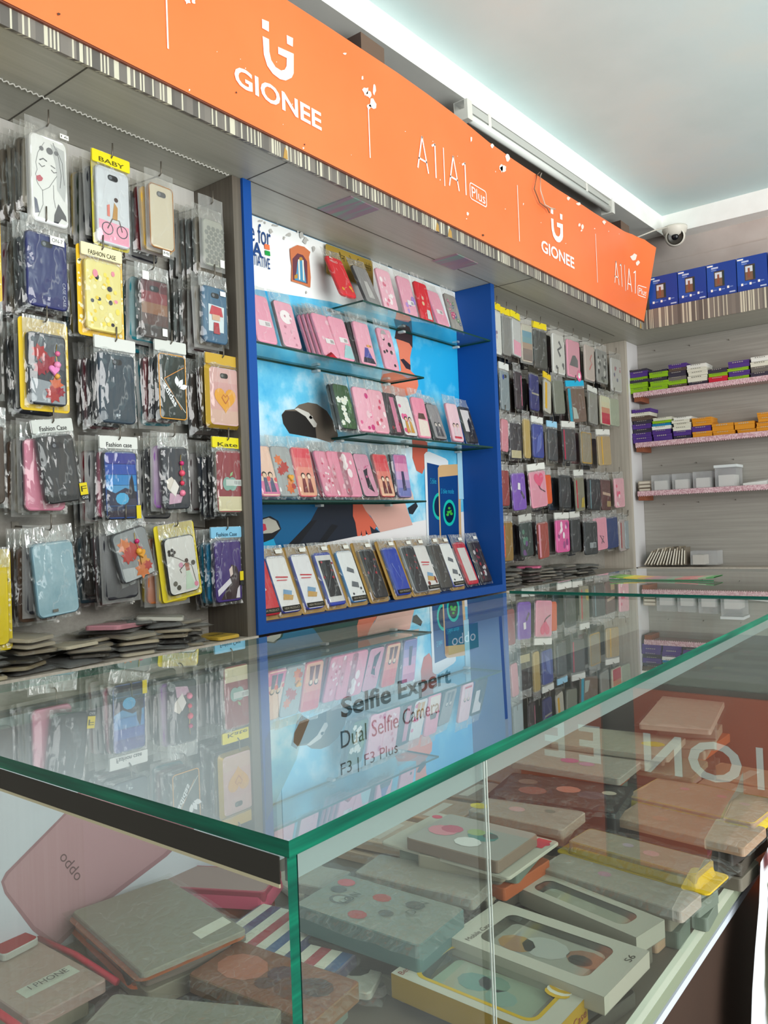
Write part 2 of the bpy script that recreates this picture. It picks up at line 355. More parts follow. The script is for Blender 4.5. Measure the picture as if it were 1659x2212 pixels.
# repeat of the emblem further along: same size, moved by the period of the print
a1 = sp(*z2(80, 500), YP); a2 = sp(*z3(828, 1040), YP); PER = a2[0] - a1[0]
def front_y(x, z):
    t = min(max((z - 2.199) / .39, 0), 1); return sgy(x, t) - .002
def put(polys, name, mt=WHITE, dx=0.0, dz=0.0):
    g = G()
    for q in polys:
        q = [(x + dx, z + dz) for x, z in q]
        ar = sum(q[i][0] * q[(i + 1) % len(q)][1] - q[(i + 1) % len(q)][0] * q[i][1] for i in range(len(q)))
        if ar < 0: q = q[::-1]
        g.add([(x, front_y(x, z), z) for x, z in q], (tuple(range(len(q))),), mt)
    return inpar(g, name, sg)
put(L1, 'emblem'); put(L1, 'emblem', dx=PER, dz=-.004)
def sign_text(body, x0, x1, z0, z1, name, bold=0.0, mt=WHITE):
    vs, fs, _ = text_data(body, bold); g = G(); pts = []
    for a, b in vs:
        x = x0 + (x1 - x0) * a; z = z0 + (z1 - z0) * b; pts.append((x, front_y(x, z), z))
    g.add(pts, fs, mt); return inpar(g, name, sg)
gl, gr = sp(*z2(80, 560), YP)[0], sp(*z2(634, 800), YP)[0]
gz0 = (sp(*z2(165, 585), YP)[1] + sp(*z2(630, 835), YP)[1]) / 2; gz1 = (sp(*z2(150, 448), YP)[1] + sp(*z2(632, 725), YP)[1]) / 2
sign_text('GIONEE', gl, gr, gz0, gz1, 'brand_lettering', 0.022); sign_text('GIONEE', gl + PER, gr + PER, gz0 - .004, gz1 - .004, 'brand_lettering', 0.022)
def a1(x0, x1, zb, zt, name):
    wA = (x1 - x0) * .60; sw = .0062; q = []
    def st(*pts): q.extend([list(k) for k in band(pts, sw)])
    xm = x0 + wA / 2; st((x0 + sw / 2, zb), (xm, zt - .002)); st((xm, zt - .002), (x0 + wA - sw / 2, zb)); za = zb + (zt - zb) * .3; st((x0 + wA * .15, za), (x0 + wA * .85, za))
    xv = x1 - sw * .6; st((xv, zb), (xv, zt)); st((xv + sw * .3, zt - sw * .2), (xv - (x1 - x0) * .17, zt - (zt - zb) * .12))
    put(q, name)
def zx(p): return sp(*z3(*p), YP)[0]
zb = sp(*z3(80, 540), YP)[1]; zt = sp(*z3(55, 300), YP)[1]
def models(dx, dz, k=1.0):
    X_ = lambda q: zx((3, 495)) + (zx(q) - zx((3, 495))) * k + dx
    a1(X_((3, 495)), X_((132, 560)), zb + dz, zt + dz, 'model_lettering')
    put([[(X_((181, 500)) - .0022, zb - .01 + dz), (X_((181, 500)) + .0022, zb - .01 + dz), (X_((181, 500)) + .0022, zt + .005 + dz), (X_((181, 500)) - .0022, zt + .005 + dz)]], 'divider_bar')
    a1(X_((213, 620)), X_((331, 680)), zb + dz, zt + dz, 'model_lettering')
    x0, x1 = X_((352, 660)), X_((463, 700)); b0 = sp(*z3(463, 765), YP)[1] + dz; b1 = sp(*z3(352, 590), YP)[1] + dz
    b0 = zb - .004 + dz; b1 = b0 + .058 * k
    sign_text('Plus', x0 + .012, x1 - .010, b0 + .010, b1 - .012, 'model_lettering', 0.0)
    o = rrect(x1 - x0, b1 - b0, .012, b0, 4, (x0 + x1) / 2); i_ = rrect(x1 - x0 - .007, b1 - b0 - .007, .009, b0 + .0035, 4, (x0 + x1) / 2)
    put([(o[k], o[(k + 1) % len(o)], i_[(k + 1) % len(o)], i_[k]) for k in range(len(o))], 'lettering_frame')
models(0, 0)
xa_ = sp(1327, 600, YP)[0]; xb_ = sp(1388, 625, YP)[0]; models(xa_ - zx((3, 495)), -.014, (xb_ - xa_) / (zx((463, 700)) - zx((3, 495))))
for (p, q) in (((357, -60), (358, 103)), ((795, 230), (797, 340)), ((1117, 400), (1119, 520)), ((1286, 505), (1284, 607))):
    a = sp(*p, YP); b = sp(*q, YP); put([[(a[0] - .002, min(a[1], 2.56)), (a[0] + .002, min(a[1], 2.56)), (a[0] + .002, b[1]), (a[0] - .002, b[1])]], 'divider_line')
# scuffs where the print has peeled to white
r_ = random.Random(3)
def blob(cx, cy, rx, ry, n=9):
    return [sp(cx + rx * math.cos(2 * PI * k / n) * r_.uniform(.45, 1.1), cy + ry * math.sin(2 * PI * k / n) * r_.uniform(.45, 1.1), YP) for k in range(n)]
sc = [blob(790, 197, 8, 12), blob(797, 205, 7, 9), blob(808, 196, 4, 14), blob(805, 225, 9, 13), blob(783, 168, 2.5, 8), blob(797, 230, 6, 6), blob(405, 2, 8, 10), blob(418, 3, 6, 7), blob(1087, 365, 8, 10), blob(1083, 362, 5, 12), blob(1097, 340, 6, 9), blob(1252, 486, 3, 5), blob(1258, 490, 4, 6), blob(1256, 498, 3, 3), blob(1364, 557, 6, 10), blob(1370, 570, 3, 6), blob(1228, 428, 4, 5), blob(1250, 440, 6, 4), blob(1305, 480, 5, 6), blob(1063, 315, 4, 6), blob(1018, 300, 3, 8), blob(745, 116, 5, 2.5), blob(1010, 462, 4, 4), blob(655, 320, 2.5, 3), blob(409, 195, 2, 3)]
for _ in range(26):
    cx = r_.uniform(420, 1380); cy = 30 + (cx - 420) * .5 + r_.uniform(0, 160); sc.append(blob(cx, cy, r_.uniform(.8, 1.8), r_.uniform(1, 2.5), 5))
for q_ in sc:
    q_ = q_ if sum(q_[i][0] * q_[(i + 1) % len(q_)][1] - q_[(i + 1) % len(q_)][0] * q_[i][1] for i in range(len(q_))) > 0 else q_[::-1]
    BAN.add([(x, front_y(x, z) + .0004, z) for x, z in q_], (tuple(range(len(q_))),), M('#f3e2d6', .5))
for q_ in [blob(127, 30, 5, 4), blob(510, 200, 2.5, 3), blob(658, 312, 2, 2.5), blob(1043, 508, 3, 3)]:
    BAN.add([(x, front_y(x, z) + .0004, z) for x, z in q_[::-1]], (tuple(range(len(q_))),), M('#5b3a2c'))
inpar(BAN, 'banner', sg)
# ---------------------------------------------------------------- cabinets behind the counter
BLUE = M('#0d4690', 0.5)
BLUED = M('#0f4790', 0.4)
lc = thing('display_cabinet', 'grey laminate rack cabinet left of the blue niche, hung with cases', 'cabinet', (0.6, YB, 0))
g = G(); g.box(-0.4, 1.42, 1.716, YB - .001, .955, 2.06, LAMPALE); inpar(g, 'back_panel', lc)  # lower panel coloured darker for the shade on it
g = G(); g.box(-0.4, 1.42, 1.7155, YB - .001, 2.0605, ZS - .001, LAMLIT); inpar(g, 'lit_top_strip', lc)  # lit top of the same panel, painted as a whiter strip
g = G(); g.box(1.42, 1.449, YF + .006, YB - .001, .955, ZS - .001, LAMZ); inpar(g, 'side_panel', lc)
g = G(); g.box(-0.4, 1.449, 1.552, YB - .001, .925, .955, LAMCREAM); inpar(g, 'base_board', lc)
g = G(); g.box(-0.4, 1.449, 1.56, YB - .001, .001, .9245, LAMCREAM); inpar(g, 'base_cabinet', lc)
rc = thing('display_cabinet', 'grey laminate rack cabinet right of the blue niche, hung with cases', 'cabinet', (3.4, YB, 0))
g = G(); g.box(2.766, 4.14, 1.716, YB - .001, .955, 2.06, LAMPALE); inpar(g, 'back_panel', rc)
g = G(); g.box(2.766, 4.14, 1.7155, YB - .001, 2.0605, ZS - .001, LAMLIT); inpar(g, 'lit_top_strip', rc)  # light on the panel top painted in here as well
g = G(); g.box(4.14, 4.168, YF, YB - .001, .955, ZS - .001, LAMCREAM); inpar(g, 'side_panel', rc)
g = G(); g.box(2.766, 4.168, 1.552, YB - .001, .925, .955, LAMCREAM); inpar(g, 'base_board', rc)
g = G(); g.box(1.4495, 4.168, 1.56, YB - .001, .001, .9245, LAMCREAM); inpar(g, 'base_cabinet', rc)
nc = thing('display_niche', 'open blue display niche with staggered glass shelves between the racks', 'display niche', (2.1, YB, 0.95))
g = G(); g.box(1.4495, 1.479, YF - .002, YB - .001, .956, ZS - .001, BLUE); inpar(g, 'side_panel', nc)
g = G(); g.box(2.738, 2.7655, YF - .002, YB - .001, .956, ZS - .001, BLUE); inpar(g, 'side_panel', nc)
g = G(); g.box(1.479, 2.738, YF - .002, YB - .001, .956, .984, BLUE); inpar(g, 'bottom_board', nc)
g = G(); g.box(1.479, 2.738, 1.720, YB - .001, .984, ZS - .001, BLUED); inpar(g, 'back_board', nc)
SHELF = {'A': (1.4795, 2.27, 1.736), 'B': (1.949, 2.737, 1.939), 'C': (1.947, 2.722, 1.520), 'D': (1.4795, 2.255, 1.310)}
def glass_sheet(g, x0, x1, y0, y1, z0, z1, face, inner, edge):
    g.quad((x0, y0, z1), (x1, y0, z1), (x1, y1, z1), (x0, y1, z1), face); g.quad((x0, y0, z0), (x0, y1, z0), (x1, y1, z0), (x1, y0, z0), inner)
    g.quad((x0, y0, z0), (x1, y0, z0), (x1, y0, z1), (x0, y0, z1), edge); g.quad((x1, y1, z0), (x0, y1, z0), (x0, y1, z1), (x1, y1, z1), edge)
    g.quad((x0, y1, z0), (x0, y0, z0), (x0, y0, z1), (x0, y1, z1), edge); g.quad((x1, y0, z0), (x1, y1, z0), (x1, y1, z1), (x1, y0, z1), edge)
for k, (x0, x1, z) in SHELF.items():
    g = G(); glass_sheet(g, x0, x1, 1.562, 1.711, z - .006, z, SHELFG, CLEAR, EDGED); sh = inpar(g, 'glass_shelf', nc)
    for xx in (x0 + .03 if x0 > 1.5 else x0 + .02, (x0 + x1) / 2, x1 - .03):
        g = G(); g.box(xx - .007, xx + .007, 1.690, 1.7155, z - .014, z - .0065, '#cfd2d0'); o = g.build('shelf_clip', sh); o.matrix_parent_inverse = Matrix(); o.location = -Vector(nc.location) - Vector(sh.location)
# ---------------------------------------------------------------- big printed poster at the back of the niche
PY = 1.7165
po = thing('poster', 'printed sky poster with scooter rider, helmet and two phones inside niche', 'poster', (2.1, PY, 1.5))
def pp(pts, y=PY): return [(lambda p: (p.x, p.z))(at(x, y_, 1, y)) for x, y_ in pts]
def c5(sx, sy): return (520 + sx / 2.86, 800 + sy / 2.86)
def c4(sx, sy): return (520 + sx / 2.86, 420 + sy / 2.86)
SKY = NT('poster_sky_print'); v_ = SKY.coords((1, 1, 1)); nz = SKY.noise(v_, 4.2, 6, 0.6); sx_ = SKY.n('ShaderNodeSeparateXYZ'); SKY.l(v_, sx_.inputs[0])
hz = SKY.math('ABSOLUTE', SKY.math('ADD', sx_.outputs[0], -2.12)); # paler towards the middle of the print
ff = SKY.math('ADD', nz, SKY.math('MULTIPLY', hz, -0.30)); ff = SKY.math('ADD', ff, SKY.math('MULTIPLY', SKY.math('ABSOLUTE', SKY.math('ADD', sx_.outputs[2], -1.50)), -0.18))
SKY.l(SKY.ramp(ff, [(0.24, '#1fa3da'), (0.38, '#6cc4e6'), (0.46, '#b5dcee'), (0.58, '#e4f0f6')]), SKY.b.inputs['Base Color']); SKY.b.inputs['Roughness'].default_value = 0.4
YO = [PY]
def art(polys, name, mt, step=True):
    if step: YO[0] -= .00012
    for q in polys: SHT.flat(q, YO[0], mt)
SHT = G(); SHT.box(1.480, 2.737, PY, PY + .003, .986, 2.159, SKY.m)
wb = pp([(541, 632), (712, 651), (860, 690), (1003, 712)])
art([[(1.4802, 2.158), (1.4802, wb[0][1])] + wb[1:3] + [(2.7365, wb[3][1]), (2.7365, 2.158)]], 'white_heading', M('#f1f3f2', .4))
lo = pp([(560, 1202), (758, 1155), (925, 1122), (1003, 1105)])
art([[(1.4802, .987), (2.7365, .987), (2.7365, lo[3][1])] + lo[::-1][1:]], 'white_footer', M('#e6e1e2', .4))
# helmet
art([pp([c5(*p) for p in [(255, 270), (275, 245), (330, 240), (360, 212), (415, 198), (470, 208), (530, 250), (575, 320), (600, 395), (600, 420), (560, 450), (470, 420), (300, 390), (265, 330)]])], 'printed_helmet', M('#6f6459', .4))
art([pp([c5(*p) for p in [(252, 275), (275, 250), (345, 252), (400, 285), (460, 345), (468, 420), (300, 390), (262, 330)]])], 'printed_helmet', M('#2a2725', .4))
art([pp([c5(*p) for p in [(330, 240), (352, 232), (420, 262), (470, 330), (466, 350), (450, 352), (400, 285), (350, 252)]]), pp([c5(*p) for p in circ(433, 290, 11)])], 'printed_helmet', M('#cfcac2', .4))
# rider
art([pp([c4(*p) for p in [(955, 880), (985, 815), (1020, 805), (1055, 860), (1060, 930), (1045, 1010), (1050, 1090), (1090, 1130), (1097, 1180), (1080, 1230), (1000, 1250), (880, 1240), (862, 1150), (880, 1110), (990, 1090), (975, 960)]])], 'printed_rider', M('#d9795f', .4))
art([pp([c4(*p) for p in [(950, 890), (960, 830), (1000, 800), (1040, 818), (1060, 870), (1060, 950), (1040, 920), (1000, 905)]])], 'printed_rider', M('#3a2a2e', .4))
art([pp([c4(*p) for p in [(985, 1020), (1005, 1015), (1048, 1055), (1048, 1085), (1020, 1075)]])], 'printed_rider', M('#2c2330', .4))
art([pp([c5(*p) for p in [(1060, 420), (1155, 430), (1150, 560), (1120, 640), (1085, 620), (1060, 540)]])], 'printed_rider', M('#c9604c', .4))
art([pp([c5(*p) for p in [(690, 600), (1000, 620), (1060, 760), (1070, 800), (900, 800), (690, 800)]])], 'printed_rider', M('#d8b9ac', .4))
# scooter
art([[(1.4802, p[1]) if i in (0, 9) else p for i, p in enumerate(pp([c5(*p) for p in [(118, 790), (500, 790), (640, 800), (700, 830), (860, 1000), (740, 1020), (540, 1060), (380, 1095), (250, 1120), (122, 1150)]]))]], 'printed_scooter', M('#0d5f8f', .3))
art([pp([c5(*p) for p in [(500, 800), (690, 800), (700, 900), (860, 1000), (740, 1020), (540, 1060), (250, 1120), (330, 1040), (430, 930)]])], 'printed_scooter', M('#1b2433', .3))
art([pp([c5(*p) for p in [(430, 930), (470, 925), (330, 1110), (250, 1120)]]), pp([c5(*p) for p in [(560, 950), (600, 960), (520, 1062), (470, 1072)]]), pp([c5(*p) for p in [(124, 915), (180, 900), (230, 930), (248, 980), (190, 1050), (124, 1065)]])], 'printed_scooter', M('#10161f', .3))
art([pp([c5(*p) for p in [(124, 925), (170, 910), (215, 930), (240, 980), (190, 1005), (124, 1010)]])], 'printed_headlight', M('#b9b4a8', .3))
art([pp([c5(*p) for p in [(124, 945), (150, 950), (158, 985), (124, 1000)]])], 'printed_headlight', M('#c3354d', .3))
art([pp([c5(*p) for p in [(122, 1070), (200, 1040), (215, 1080), (150, 1130), (122, 1120)]])], 'printed_scooter', M('#1fa0cf', .3))
# trousers and hand
art([pp([c5(*p) for p in [(700, 820), (1010, 810), (1040, 900), (1060, 955), (860, 1000), (800, 900)]])], 'printed_rider', M('#d6a59a', .4))
art([pp([c5(*p) for p in [(690, 815), (740, 812), (770, 870), (810, 920), (836, 965), (822, 985), (795, 960), (805, 1010), (785, 1018), (768, 985), (770, 1020), (748, 1025), (742, 990), (738, 1022), (718, 1025), (705, 940), (690, 900)]])], 'printed_hand', M('#d8664f', .4))
art([pp([c5(*p) for p in [(1030, 850), (1080, 815), (1092, 840), (1060, 890), (1040, 885)]])], 'printed_mirror', M('#20262e', .4))
# two phones
def phone(q, scr, body, name):
    art([pp([c5(*p) for p in q])], name, M(body, .3)); art([pp([c5(*p) for p in scr])], name, M('#123f7c', .25))
phone([(1130, 520), (1142, 505), (1160, 502), (1262, 545), (1278, 560), (1280, 600), (1282, 1095), (1150, 1092)], [(1147, 570), (1275, 600), (1275, 1095), (1162, 1092)], '#dfe3e8', 'printed_white_phone')
art([pp([c5(*p) for p in circ(1222, 840, 40, 24, 2.1)])], 'printed_white_phone', M('#16b3a6', .3)); art([pp([c5(*p) for p in circ(1222, 840, 30, 24, 2.15)])], 'printed_white_phone', M('#0a2244', .3))
phone([(1214, 605), (1222, 590), (1240, 585), (1335, 580), (1350, 592), (1352, 640), (1362, 1100), (1228, 1100)], [(1222, 660), (1337, 648), (1347, 1100), (1236, 1100)], '#d0a878', 'printed_gold_phone')
art([pp([c5(*p) for p in circ(1285, 880, 39, 24, 2.1)])], 'printed_gold_phone', M('#19b8a8', .3)); art([pp([c5(*p) for p in circ(1285, 880, 29, 24, 2.15)])], 'printed_gold_phone', M('#08203c', .3))
art([pp([c5(*p) for p in circ(1274, 892, 9, 10)]), pp([c5(*p) for p in circ(1297, 886, 9, 10)]), pp([c5(*p) for p in [(1268, 872), (1300, 862), (1296, 880), (1275, 886)]]), pp([c5(*p) for p in circ(1284, 852, 8, 10)])], 'printed_gold_phone', M('#3fae3a', .3))
art([[(2.700, lo[3][1] + .05), (2.7365, lo[3][1] + .05), (2.7365, lo[3][1] + .36), (2.700, lo[3][1] + .33)]], 'printed_panel', M('#a8d3e6', .4))
def ptext(body, q0, q1, mt, bold=0.0, name='printed_text'):
    YO[0] -= .00012; a = at(*q0, 1, YO[0]); b = at(*q1, 1, YO[0]); g = SHT
    textx(g, body, mt, a.x, b.x, min(a.z, b.z), max(a.z, b.z), YO[0], bold)
NAVY = M('#26477f', .4); TEAL = M('#2aa7cf', .4)
ptext('S bike mode', (953, 1066), (980, 1056), TEAL); ptext('S bike', (930, 1045), (942, 1033), TEAL)
zt_ = [at(556, 497, 1, PY).z, at(556, 515, 1, PY).z]
ptext('e for', (541, 519), (584, 492), NAVY); ptext('IA', (541, 549), (566, 527), NAVY, .02); ptext('INITIATIVE', (535, 567), (583, 559), NAVY, .01)
art([pp([(569, 527), (580, 530), (581, 541), (570, 538)])], 'printed_flag', M('#ee7a4f', .4)); art([pp([(570, 541), (581, 544), (582, 554), (571, 551)])], 'printed_flag', M('#1f9a48', .4))
# torn grey glue marks on the white part
r_ = random.Random(11); tp = []
for (cx, cy, rx, ry) in ((560, 478, 7, 3), (583, 502, 6, 9), (592, 488, 7, 4), (600, 482, 5, 3), (623, 508, 8, 6), (650, 510, 9, 10), (658, 520, 7, 8), (676, 537, 4, 11), (641, 500, 4, 5), (612, 515, 3, 4), (660, 632, 2, 4), (570, 482, 3, 3)):
    tp.append(pp([(cx + rx * math.cos(2 * PI * k / 9) * r_.uniform(.3, 1.1), cy + ry * math.sin(2 * PI * k / 9) * r_.uniform(.3, 1.1)) for k in range(9)]))
art(tp, 'torn_glue_marks', M('#b9b8b3', .6))
inpar(SHT, 'printed_sheet', po)
# small picture sticker
st = thing('wall_sticker', 'small torn picture of a blue idol in orange frame on white poster', 'sticker', (at(650, 575, 1, PY - .006)))
STG = {'paper': G(), 'picture': G()}
def stp(polys, name, mt, y):
    for q in polys: STG[name].flat(q, y, mt)
stp([pp([(624, 538), (640, 530), (655, 534), (668, 545), (665, 556), (667, 575), (669, 600), (668, 622), (650, 615), (627, 608), (628, 575), (625, 555)])], 'paper', M('#c9764e', .6), PY - .0050)
stp([pp([(629, 560), (640, 548), (652, 552), (661, 566), (662, 614), (630, 605)])], 'picture', M('#6a3f4a', .5), PY - .0052)
stp([pp([(640, 566), (647, 556), (653, 570), (656, 590), (659, 612), (634, 605), (638, 588)])], 'picture', M('#4f94b8', .5), PY - .0054)
stp([pp([(641, 562), (644, 560), (646, 605), (643, 605)]), pp([(650, 562), (653, 563), (655, 608), (652, 606)])], 'picture', M('#e9e3cf', .5), PY - .0056)
stp([pp(circ(647, 560, 4, 10)), pp([(633, 596), (640, 592), (640, 602), (633, 603)])], 'picture', M('#b98b3e', .5), PY - .0058)
for k_ in STG: inpar(STG[k_], k_, st)
# brass-coloured name plate
a = at(706, 560, 1, 1.70); b = at(805, 560, 1, 1.70); zt_ = at(706, 526, 1, 1.70).z
np_ = thing('name_plate', 'gold plastic name plate with dark Hindi lettering high in the niche', 'sign', (a.x, 1.70, zt_ - .12))
GOLD = M('#a98d3c', 0.35, 0.2); INK = M('#4b3f1f', .5)
g = G(); g.slab(rrect(b.x - a.x, .098, .006, zt_ - .098, 3, (a.x + b.x) / 2), 1.704, 1.7, .001, GOLD); inpar(g, 'plate', np_)
g = G(); textx(g, 'उज्जैन मोबाईल', INK, a.x + .012, a.x + .185, zt_ - .048, zt_ - .012, 1.6994); textx(g, 'एसेसरीज', INK, a.x + .195, b.x - .01, zt_ - .046, zt_ - .014, 1.6994)
textx(g, 'गणेशपुरा', INK, a.x + .14, b.x - .04, zt_ - .088, zt_ - .058, 1.6994); inpar(g, 'lettering', np_)
# The two glass counters are drawn at a larger size fitted to image coordinates (top at .95, scale about the camera point = .525, scaled top 1.083 m above the floor)
# and every vertex is then scaled towards the camera, keeping its image position; the clerk's aisle lies between them and the wall racks.
U = .525; ZT = 1.083; ZFL = .95 - ZT / U
def cam_scaled(p): return Vector((p[0] * U, p[1] * U, ZT + (p[2] - .95) * U))  # shrinks a point towards the camera position
def inparc(g, name, p):
    g.v = [tuple(cam_scaled(q)) for q in g.v]; return inpar(g, name, p)
def thingc(name, label, cat, loc): return thing(name, label, cat, cam_scaled(loc))
# ---------------------------------------------------------------- main glass counter
X0 = .513; Y0 = .52; X1 = 2.764; Y1 = 1.548; ZB = .385
ct = thingc('glass_counter', 'large glass display counter in front, full of packed phone cases', 'counter', (1.6, 1.0, ZFL))
ALU = M('#98a2a2', 0.4, 0.4); ALUD = M('#8d9292', 0.35, 0.6); SHADESTRIP = M('#2f2b25', 0.6)
g = G(); glass_sheet(g, X0, X1, Y0, Y1, ZC - .0155, ZC, GLASS, CLEAR, EDGE); inparc(g, 'glass_top', ct)
g = G(); g.quad((X0, Y0 + .003, ZB), (X0, Y0 + .003, ZC - .016), (X0, 1.5, ZC - .016), (X0, 1.5, ZB), PANE); g.quad((X0 + .012, Y0 + .003, ZB), (X0 + .012, 1.5, ZB), (X0 + .012, 1.5, ZC - .016), (X0 + .012, Y0 + .003, ZC - .016), CLEAR)
g.quad((X0, Y0 + .003, ZB), (X0 + .012, Y0 + .003, ZB), (X0 + .012, Y0 + .003, ZC - .016), (X0, Y0 + .003, ZC - .016), EDGE); inparc(g, 'end_pane', ct)
xs = at(1052, 1700, 1, Y0).x
for (xa, xb) in ((X0 + .0135, xs - .002), (xs + .002, X1 - .01)):
    g = G(); y0 = Y0 + .003; y1 = y0 + .010; z0 = ZB; z1 = ZC - .016
    g.quad((xa, y0, z0), (xb, y0, z0), (xb, y0, z1), (xa, y0, z1), PANE); g.quad((xb, y1, z0), (xa, y1, z0), (xa, y1, z1), (xb, y1, z1), CLEAR)
    if xa < .6: g.quad((xa, y1, z0), (xa, y0, z0), (xa, y0, z1), (xa, y1, z1), EDGED)
    inparc(g, 'front_pane', ct)
for d_ in (-.0035, .0022):
    g = G(); g.box(xs + d_, xs + d_ + .0012, Y0 + .001, Y0 + .0028, ZB, ZC - .016, '#b9bfb6'); inparc(g, 'silicone_joint', ct)
g = G(); g.box(X0 + .0135, X1 - .01, Y0 + .014, Y0 + .020, ZC - .045, ZC - .016, ALU); inparc(g, 'metal_strip', ct)
g = G(); g.box(X0 - .0015, X0 - .0002, Y0 + .012, 1.49, ZC - .041, ZC - .0165, SHADESTRIP); inparc(g, 'shaded_strip', ct)  # light strip under the glass, its shade at this end painted dark
g = G(); g.box(X0 - .0018, X0 - .0002, Y0 + .012, 1.49, ZC - .0445, ZC - .0412, '#b7ab8c'); inparc(g, 'beige_bead', ct)
g = G(); g.box(X0, X1, 1.33, 1.352, ZC - .034, ZC - .016, ALUD); g.box(X0, X1, 1.352, 1.37, ZC - .034, ZC - .026, '#4d4f4e'); g.box(X0, X1, 1.37, 1.39, ZC - .034, ZC - .016, ALUD); inparc(g, 'sliding_track', ct)
g = G(); g.box(X0, X1, 1.42, 1.5475, ZC - .04, ZC - .016, LAMCREAM); inparc(g, 'rear_ledge', ct)
BACKP = mat_noise('counter_back_sheet', 3, (1, 1, 1), [(0.3, '#b9bcc4'), (0.7, '#cdd0d6')], .5)
g = G(); g.box(X0, X1, 1.5, 1.512, ZB, ZC - .045, BACKP); inparc(g, 'back_panel', ct)
g = G(); g.box(X0 + .0125, X1 - .012, Y0 + .014, 1.5, ZB - .012, ZB - .0005, '#6a6055'); inparc(g, 'display_floor', ct)
TRIM = M('#99a289', .3, .2)
g = G(); g.box(X0, X1, Y0 - .008, Y0 + .0135, ZB - .026, ZB, TRIM, top='#d9dcc8'); inparc(g, 'bottom_rail', ct)
g = G(); g.box(X0, X1, Y0 + .002, Y0 + .010, ZB - .066, ZB - .050, '#c9cfda'); inparc(g, 'white_trim', ct)
BASEM = mat_noise('counter_base_laminate', 3, (1, 1, 1), [(0.3, '#3f322c'), (0.6, '#4a3931'), (.72, '#3a5243')], .3)  # green tone is a reflection painted into the brown laminate
g = G(); g.box(X0 + .005, X1, Y0 + .0105, 1.52, ZFL, ZB - .0125, BASEM); inparc(g, 'base_cabinet', ct)
# printed sheet fixed inside the counter
SP = 1.4985
ad = thingc('poster', 'pale blue printed sheet with dark selfie text inside the glass counter', 'poster', (2.0, SP, .6))
ADG = G()
def adf(polys, name, mt, y):
    for q in polys: ADG.flat(q, y, mt)
SHEET = mat_noise('pale_blue_print', 1.6, (1, 1, 1), [(0.3, '#a9c3e2'), (0.5, '#c3d4e8'), (.7, '#dce5ee')], .4)
adf([[(1.46, .39), (2.62, .39), (2.62, .895), (1.46, .895)]], 'sheet', SHEET, SP)
q = [at(x, y, 1, SP) for x, y in ((636, 1630), (655, 1590), (700, 1600), (640, 1700), (580, 1775))]
adf([pp([(575, 1775), (640, 1640), (660, 1560), (650, 1540), (590, 1560), (572, 1600)], SP)], 'printed_picture', M('#bcb8b2', .4), SP - .0004)
adf([pp([(628, 1610), (640, 1560), (652, 1545), (668, 1555), (650, 1600), (640, 1618)], SP)], 'printed_picture', M('#8a6a56', .4), SP - .0008)
adf([pp([(1024, 1337), (1083, 1322), (1097, 1552), (1091, 1554), (1077, 1330), (1025, 1341)], SP)], 'printed_border', M('#33549a', .4), SP - .0004)
inparc(ADG, 'printed_sheet', ad)
def adt(body, x0, x1, y0, y1, mt, bold, name='printed_text'):
    a = at(x0, y0, 1, SP - .001); b = at(x0, y1, 1, SP - .001); c = at(x1, y1 - (x1 - x0) * .34, 1, SP - .001); g = G()
    textx(g, body, mt, a.x, c.x, b.z, a.z, SP - .001, bold); return inparc(g, name, ad)
INK2 = M('#34363f', .5)
adt('Selfie Expert', 736, 975, 1508, 1566, INK2, .025); adt('Dual Selfie Camera', 736, 950, 1580, 1618, INK2, 0); adt('F3 | F3 Plus', 736, 860, 1650, 1684, INK2, -.004)
gt = thingc('price_tag', 'green square tag with white lettering hanging inside the counter back', 'tag', at(1002, 1383, 1, 1.48))
p0 = at(970, 1412, 1, 1.48); p1 = at(1034, 1392, 1, 1.48); p2 = at(1000, 1352, 1, 1.48)
g = G(); g.box(p0.x, p1.x, 1.48, 1.482, p0.z - .005, p2.z, '#0f7a62'); inparc(g, 'card', gt)
g = G(); zc_ = (p0.z + p2.z) / 2; text(g, 'oppo', WHITE, (p1.x - .02, 1.4794, zc_ + .018), (-(p1.x - p0.x - .04), 0, 0), (0, 0, -.036)); inparc(g, 'lettering', gt)
# poster of a pink phone at the left end
pk = thingc('poster', 'printed sheet with tilted rose pink phone at left end of counter', 'poster', (.95, SP, .6))
PKG = G()
def pkf(polys, name, mt, y):
    for q in polys: PKG.flat(q, y, mt)
pkf([[(.53, .40), (1.44, .40), (1.44, .895), (.53, .895)]], 'sheet', mat_noise('white_print', 4, (1, 1, 1), [(.3, '#b0afb8'), (.7, '#bfbdc5')], .4), SP)
pkf([pp([(2, 1905), (12, 1885), (128, 1768), (150, 1745), (175, 1700), (420, 1790), (360, 1850), (215, 1960), (120, 2050), (70, 2010), (10, 1930)], SP)], 'printed_phone', M('#8f666d', .3), SP - .0004)
pkf([pp([(8, 1905), (18, 1888), (150, 1752), (178, 1710), (405, 1793), (352, 1845), (205, 1955), (122, 2035), (74, 2000), (15, 1925)], SP)], 'printed_phone', M('#a57c82', .3), SP - .0008)
inparc(PKG, 'printed_sheet', pk)
a = at(127, 1853, 1, SP - .001); b = at(165, 1905, 1, SP - .001); u = b - a; w_ = Vector((u.z, 0, -u.x)).normalized() * -.020
g = G(); text(g, 'oddo', M('#5c3e44', .4), (a.x, SP - .0012, a.z), (u.x, 0, u.z), (w_.x, 0, w_.z)); inparc(g, 'lettering', pk)
